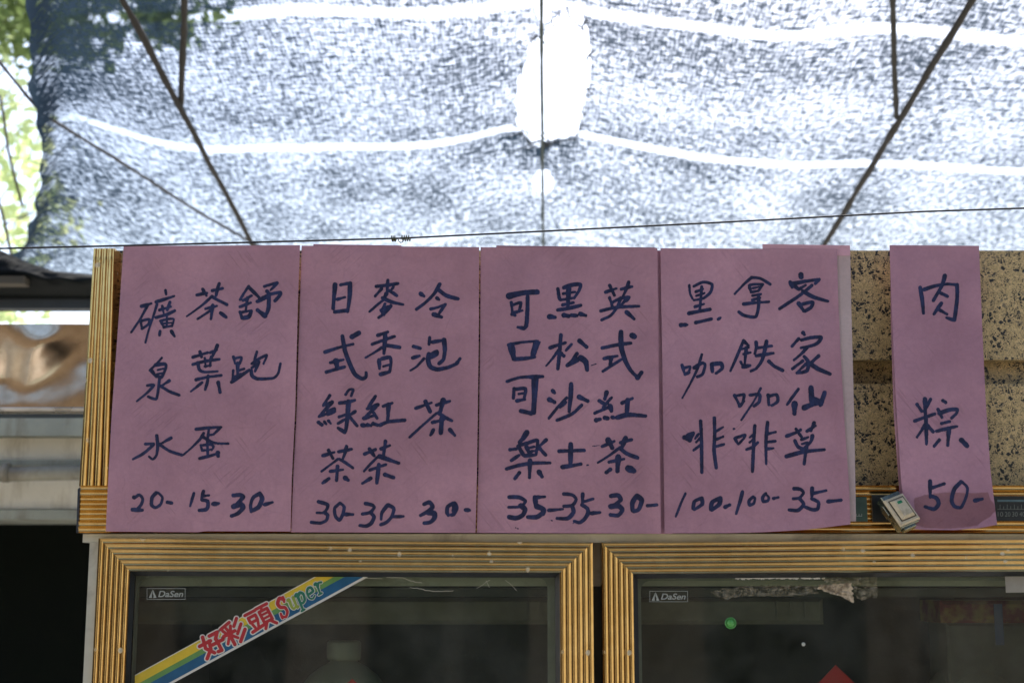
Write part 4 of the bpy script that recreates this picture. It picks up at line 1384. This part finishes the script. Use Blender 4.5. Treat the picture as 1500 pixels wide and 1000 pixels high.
# ---------------------------------------------------------------- sticker, tape, small things on the glass
YS = YG - .0008
stk = thing('striped_sticker', P(360, 925, YS), 'yellow, green and blue striped sticker with red lettering slanting across the left glass', 'sticker')
sl = .544
def band(f0, f1_, Yk, name, mat):
    """a stripe between fractions of the sticker's height, cut off at the glass edges"""
    top = lambda x: 992 + (190 - x) * .546
    hgt = lambda x: 43.0 + (x - 461) * .002
    xa, xb, ycut = 197.5, 540.0, 844.5
    def line(f):
        pts = []
        for i in range(400):
            x = xa + (xb - xa) * i / 399
            pts.append((x, top(x) + hgt(x) * f))
        return pts
    up = line(f0); lo = line(f1_)
    poly = []
    u = [(x, max(y, ycut)) for x, y in up]; l = [(x, max(y, ycut)) for x, y in lo]
    l = [q for q in l if q[1] > ycut + .01]
    if not l: return
    xe = l[-1][0]
    # reach of the lower line to the cut
    u = [q for q in u if q[0] <= xe]
    def thin(q):
        out = [q[0]]
        for i in range(1, len(q) - 1):
            if abs((q[i + 1][1] - q[i][1]) - (q[i][1] - q[i - 1][1])) > 1e-3: out.append(q[i])
        return out + [q[-1]]
    poly = thin(u) + thin(l)[::-1]
    m = MB(); m.prism([P(x, y, Yk) for x, y in poly], (0, .0003, 0)); m.build(name, mat, stk)
band(0, 1, YS, 'backing', WHITE)
band(.035, .36, YS - .0004, 'yellow_stripe', YELLOW)
band(.36, .56, YS - .0004, 'green_stripe', GREEN)
band(.56, .91, YS - .0004, 'blue_stripe', BLUE)


def slanted(cx, cy, w, h, ang, shear=0.0):
    ca, sa = math.cos(R(ang)), math.sin(R(ang))
    def f(x, y):
        a = (x - 50) / 100 * w; b = (y - 50) / 100 * h
        a -= shear * b
        return (cx + a * ca + b * sa, cy - a * sa + b * ca)
    return f


def decal(strokes, cx, cy, w, h, ang, mat, name, outline=3.4, shear=0.0, sharp=True):
    mp = slanted(cx, cy, w, h, ang, shear)
    sc = (w + h) / 200
    st_ = [(wd * sc * (1.28 if sharp else 1.3), [mp(*p) for p in ps]) for wd, ps in parse(strokes)]
    if outline:
        glyphs('lettering_outline', [(wd + outline, ps) for wd, ps in st_], lambda x, y: P(x, y, YS - .0008), WHITE, stk, cell=.5, ragged=0, sharp=sharp)
    glyphs(name, st_, lambda x, y: P(x, y, YS - .0012), mat, stk, cell=.4, ragged=0, sharp=sharp)


decal('''12 30,3 20,52 44,86; 12 46,30 38,64 6,94; 12 2,32 52,32; 12 56,12 92,12 73,36; 12 75,36 75,91 60,89; 12 52,52 99,52''', 310.5, 943.5, 36, 34, 27.5, RED, 'red_character')
decal('''11 52,4 6,14; 10 10,24 16,36; 10 28,21 31,34; 10 50,19 42,34; 12 3,46 57,46; 12 30,40 30,97; 10 28,52 5,82; 10 32,52 55,78; 11 88,3 62,28; 11 94,32 62,62; 12 99,60 58,97''', 342.5, 925.5, 34, 35, 27.5, RED, 'red_character')
decal('''10 3,9 47,9; 10 10,26 40,26 40,48 10,48 10,26; 9 14,58 18,74; 9 38,56 32,74; 11 1,86 49,80; 10 52,7 99,7; 9 74,8 70,22; 10 58,24 92,24 92,74 58,74 58,24; 8 58,40 92,40; 8 58,57 92,57; 10 66,78 52,98; 10 84,78 99,98''', 381, 905.5, 38, 35, 27.5, RED, 'red_character')
decal('''17 88,20 55,4 18,22 30,44 70,56 78,80 45,98 8,84; 14 88,8 84,30; 14 10,72 10,96''', 414, 889, 15, 30, 30, RED, 'red_letter', 2.2, .15, False)
decal('''20 12,8 28,8 28,70 45,92 80,80; 20 80,8 84,94 98,92''', 428.5, 883.5, 13, 18, 30, LIME, 'lime_letter', 2.2, .15, False)
decal('''18 8,8 24,8 24,98 ; 17 26,16 60,4 88,20 80,52 50,62 26,56; 14 6,98 42,98''', 442.5, 879.5, 14, 26, 30, DEEPGREEN, 'green_letter', 2.2, .15, False)
decal('''18 20,50 84,44 76,10 44,4 16,30 18,76 50,96 86,82''', 455, 868.5, 13, 18, 30, DEEPGREEN, 'green_letter', 2.2, .15, False)
decal('''20 10,8 30,8 30,94; 19 32,34 56,10 88,16; 16 10,94 50,94''', 468.5, 860.5, 13, 18, 30, DEEPGREEN, 'green_letter', 2.2, .15, False)

# crumpled remains of parcel tape along the top of the right glass
def residue(name, pts, n, seed, mat, label, amp=.004):
    rnd = random.Random(seed)
    xs_ = [p[0] for p in pts]
    x0, x1 = min(xs_), max(xs_)
    gx_ = np.arange(x0 - 2, x1 + 2, n); gy_ = np.arange(min(p[1] for p in pts) - 2, max(p[1] for p in pts) + 2, n)
    XX, YY = np.meshgrid(gx_, gy_)
    f = -poly_sdf(XX, YY, [Vector((a, b, 0)) for a, b in pts])
    for j in range(f.shape[0]):
        for i in range(f.shape[1]):
            f[j, i] += 2.4 * mnoise.noise((XX[j, i] * .16, YY[j, i] * .3, seed)) + 1.6 * mnoise.noise((XX[j, i] * .6, YY[j, i] * .9, seed))
    v, fc = contour(f, gx_, gy_)
    vs = [P(x, y, YG - .0012 - amp * abs(mnoise.noise((x * .13, y * .2, seed + 5))) - amp * .4 * abs(mnoise.noise((x * .5, y * .6, seed + 9)))) for x, y in v]
    return tag(obj(name, vs, fc, mat), label, 'tape', 'remains of tape on the right glass')


tt = NT('yellowed_tape')
cc = tt.coord()
TAPE = tt.done(tt.bsdf(tt.mix(tt.rng(tt.noise(cc, 80, 4, .7), .4, .62), (.24, .18, .11), (.72, .58, .40)), .28, 0, tt.bump(tt.noise(cc, 300, 4, .7), .5, .002)))
tf_ = NT('clear_tape_film')
cf = tf_.coord()
a_ = tf_.n("ShaderNodeBsdfTransparent"); tf_.set(a_.inputs[0], (.80, .78, .70))
b_ = tf_.n("ShaderNodeBsdfGlossy"); tf_.set(b_.inputs[0], (.9, .8, .62)); b_.inputs['Roughness'].default_value = .18
tf_.set(b_.inputs['Normal'], tf_.bump(tf_.noise(tf_.coord(scale=(1, 1, 3)), 120, 4, .7), .9, .004))
k_ = tf_.n("ShaderNodeMixShader"); tf_.set(k_.inputs[0], tf_.rng(tf_.noise(cf, 140, 4, .7), .42, .66, .04, .36))
tf_.t.links.new(a_.outputs[0], k_.inputs[1]); tf_.t.links.new(b_.outputs[0], k_.inputs[2])
FILM = tf_.done(k_.outputs[0])
residue('torn_tape', [(1200, 856), (1248, 853), (1250, 874), (1252, 884), (1232, 873), (1212, 867), (1198, 862)], .8, 2, TAPE, 'crumpled cream scrap of tape stuck to the right glass below its top edge')
residue('torn_tape', [(1250, 855), (1285, 849), (1286, 873), (1262, 879), (1251, 872)], .8, 7, FILM, 'clear wrinkled scrap of tape just right of the cream scrap', .003)
residue('torn_tape', [(1040, 866), (1085, 858), (1140, 856), (1200, 858), (1200, 868), (1150, 873), (1090, 872), (1060, 878)], .9, 12, FILM, 'long clear wrinkled strip of tape left of the cream scrap', .003)
residue('torn_tape', [(1205, 846), (1284, 845), (1285, 853), (1240, 856), (1206, 853)], .9, 17, FILM, 'narrow film of tape along the very top of the right glass', .002)
residue('torn_tape', [(1078, 845.2), (1208, 845.2), (1208, 847.6), (1078, 847.6)], .6, 23, WHITE, 'thin white strip of tape edging the top of the right glass', .0005)
# scratched sellotape marks on the left glass
m = MB()
for pix in ([(600, 860), (612, 861), (625, 864), (645, 865.5), (664, 865)], [(698, 861), (706, 857), (712, 852), (718, 849)], [(712, 850), (717, 860)], [(740, 849), (750, 857), (757, 865)], [(566, 845), (590, 846), (605, 851), (618, 853)], [(534, 846), (560, 847)]):
    m.tube([P(x, y + .5 * math.sin(x * 1.7), YG - .001) for x, y in spline(pix, 5)], .00035, 5)
tag(m.build('tape_scratches', plain('dry_glue', (.62, .58, .46), .6)), 'pale hairline glue marks along the top of the left glass', 'glue marks')

gb = thing('green_cap', P(1070, 912, YG), 'small round green plastic cap stuck to the right glass', 'plastic cap')
c0 = P(1070, 912, YG - .001)
m = MB(); m.lathe((c0.x, c0.y, c0.z), [(.0080, 0), (.0082, .0018), (.0074, .0030), (.0062, .0030), (.0058, .0022)], 28, 'y'); m.build('rim', plain('green_plastic', (.07, .30, .06), .3), gb, True)
m = MB(); m.lathe((c0.x, c0.y, c0.z), [(.0056, 0), (.0056, .0028), (.0046, .0046), (.0025, .0056), (.0008, .0059)], 24, 'y'); m.build('dome', plain('green_plastic_dome', (.10, .38, .08), .25), gb, True)
rd = MB()
d0 = P(1225.5, 1040, YG + .0035)
rd.prism([(d0.x - .064, d0.y, d0.z - .002), (d0.x, d0.y, d0.z - .066), (d0.x + .066, d0.y, d0.z), (d0.x + .001, d0.y, d0.z + .0625)], (0, .0006, 0))
tag(rd.build('red_paper', BRIGHTRED), 'bright red diamond of paper stuck inside the right glass at the bottom edge', 'paper')
rd = MB()
d0 = P(514, 1040, YG + .0035)
rd.prism([(d0.x - .050, d0.y, d0.z - .002), (d0.x, d0.y, d0.z - .05), (d0.x + .050, d0.y, d0.z), (d0.x + .001, d0.y, d0.z + .0435)], (0, .0006, 0))
tag(rd.build('red_paper', BRIGHTRED), 'red paper diamond inside the left glass whose tip only just shows', 'paper')
m = MB(); m.prism([P(x, y, YG - .0008) for x, y in ((1472, 843), (1560, 843), (1560, 866), (1473.5, 867.5))], (0, .0004, 0))
tag(m.build('paper_label', plain('grey_card', (.34, .31, .25), .7)), 'grey paper label at the top right of the right glass', 'label')
m = MB(); c0 = P(1177, 943, YG - .0006); m.lathe((c0.x, c0.y, c0.z), [(.0027, 0), (.0024, .0006), (.0008, .0009)], 14, 'y')
tag(m.build('glue_dot', plain('white_glue', (.62, .6, .5), .5), None, True), 'tiny whitish dot of glue on the right glass', 'glue dot')

# things standing in the fridge
z0 = SHELFZ[0] + .004
def jug(px, Y, sc, label):
    p = P(px, 1000, Y)
    j = thing('milk_jug', (p.x, Y, z0), label, 'jug', 'jugs on the top shelf')
    top = P(px, 966, Y).z - z0
    m = MB(); m.lathe((p.x, Y, z0), [(.055 * sc, 0), (.062 * sc, .01), (.062 * sc, top * .45), (.050 * sc, top * .68), (.032 * sc, top * .88), (.020 * sc, top * .97), (.020 * sc, top)], 32)
    m.build('bottle', BOTTLE, j, True)
    m = MB(); m.lathe((p.x, Y, z0 + top), [(.024 * sc, 0), (.025 * sc, .004), (.025 * sc, .026), (.023 * sc, .029)], 28)
    m.build('cap', BOTTLE, j, True)
jug(503, .16, 1.05, 'milky plastic jug standing behind the left glass')
jug(1425, .30, 1.1, 'milky plastic jug standing behind the right glass at the far right')
tp = NT('printed_wrap')
ct = tp.coord()
wrapcol = tp.mix(tp.rng(tp.noise(ct, 26, 4, .6), .42, .58), (.30, .05, .055), (.52, .36, .10))
WRAP = tp.done(tp.bsdf(wrapcol, .3))
pk = thing('snack_pack', P(1450, 912, .24), 'red and yellow wrapped pack seen dimly behind the right glass', 'pack')
m = MB(); a, b = P(1378, 879, .24), P(1580, 912, .24)
m.box(a.x, b.x, .24, .36, b.z, a.z, .006); m.build('wrapper', WRAP, pk)
m = MB(); m.box(a.x + .01, b.x - .01, .25, .35, z0, b.z - .001, .004); m.build('tray', plain('grey_tray', (.20, .21, .17), .5), pk)
m = MB(); a, b = P(1455, 884, YG + .004), P(1471, 944, YG + .004)
m.box(a.x, b.x, YG + .003, YG + .0036, b.z, a.z); tag(m.build('barcode_strip', plain('navy_strip', (.03, .05, .10), .5)), 'dark blue strip of tape hanging inside the right glass', 'tape')

# rocker switch hanging on its wires in front of the narrow sheet
sw = thing('rocker_switch', P(1318, 746, YH - .03), 'yellowed rocker switch dangling crooked beside the number 50', 'switch')
mm = .00101
def vec3(r, d, t):
    return Vector((r, 0, 0)) * mm + UPV * (-d * mm) - FWD * (t * mm)
EX, EY = vec3(30, -9.5, -12), vec3(18.7, 32.4, 21)
NN = EX.cross(EY).normalized()
if NN.y > 0: NN = -NN
O = P(1321.5, 745, YH - .040)
def slab(u0, u1, v0, v1, n0, n1, bev=.0):
    m = MB()
    def q(u, v, n): return O + EX * (u - .5) + EY * (v - .5) + NN * n
    b = bev
    lo = [q(u0, v0, n0), q(u1, v0, n0), q(u1, v1, n0), q(u0, v1, n0)]
    midr = [q(u0, v0, n1 - b * .045), q(u1, v0, n1 - b * .045), q(u1, v1, n1 - b * .045), q(u0, v1, n1 - b * .045)]
    hi = [q(u0 + b, v0 + b * .7, n1), q(u1 - b, v0 + b * .7, n1), q(u1 - b, v1 - b * .7, n1), q(u0 + b, v1 - b * .7, n1)]
    m.add(lo + midr + hi, [(3, 2, 1, 0), (8, 9, 10, 11)] + [(k + i, k + (i + 1) % 4, k + 4 + (i + 1) % 4, k + 4 + i) for k in (0, 4) for i in range(4)])
    return m
slab(0, 1, 0, 1, -.004, 0, .05).build('bezel', BEIGE, sw)
slab(.13, .89, .10, .89, -.001, .0004, .0).build('rocker_shadow_edge', plain('shade_brown', (.09, .065, .035), .7), sw)  # dark brown slab paints the shadow edge around the rocker
slab(.18, .84, .14, .85, -.001, .0055, .10).build('rocker', BEIGE, sw)
slab(.36, .62, .24, .36, .0050, .0062, .03).build('indicator', LED, sw)
slab(.04, .96, -.16, 1.04, -.020, -.0042, .03).build('body', CLIP, sw)
m = slab(-.10, .04, .12, .5, -.016, -.006, .02); m2 = slab(.2, .8, 1.0, 1.12, -.018, -.008, .03); m.add(m2.v, m2.f)
m.build('spring_clip', CLIP, sw)
m = MB()
for k in (0, 1):
    a = O - NN * .020 + EX * (-.2 + .3 * k)
    b = P(1292 + 9 * k, 742 + 5 * k, YH - .004)
    m.tube([a, a - NN * .006, a.lerp(b, .6) + Vector((0, -.004, -.012)), b], .0013, 7)
m.build('lead', BLACK, sw, True)
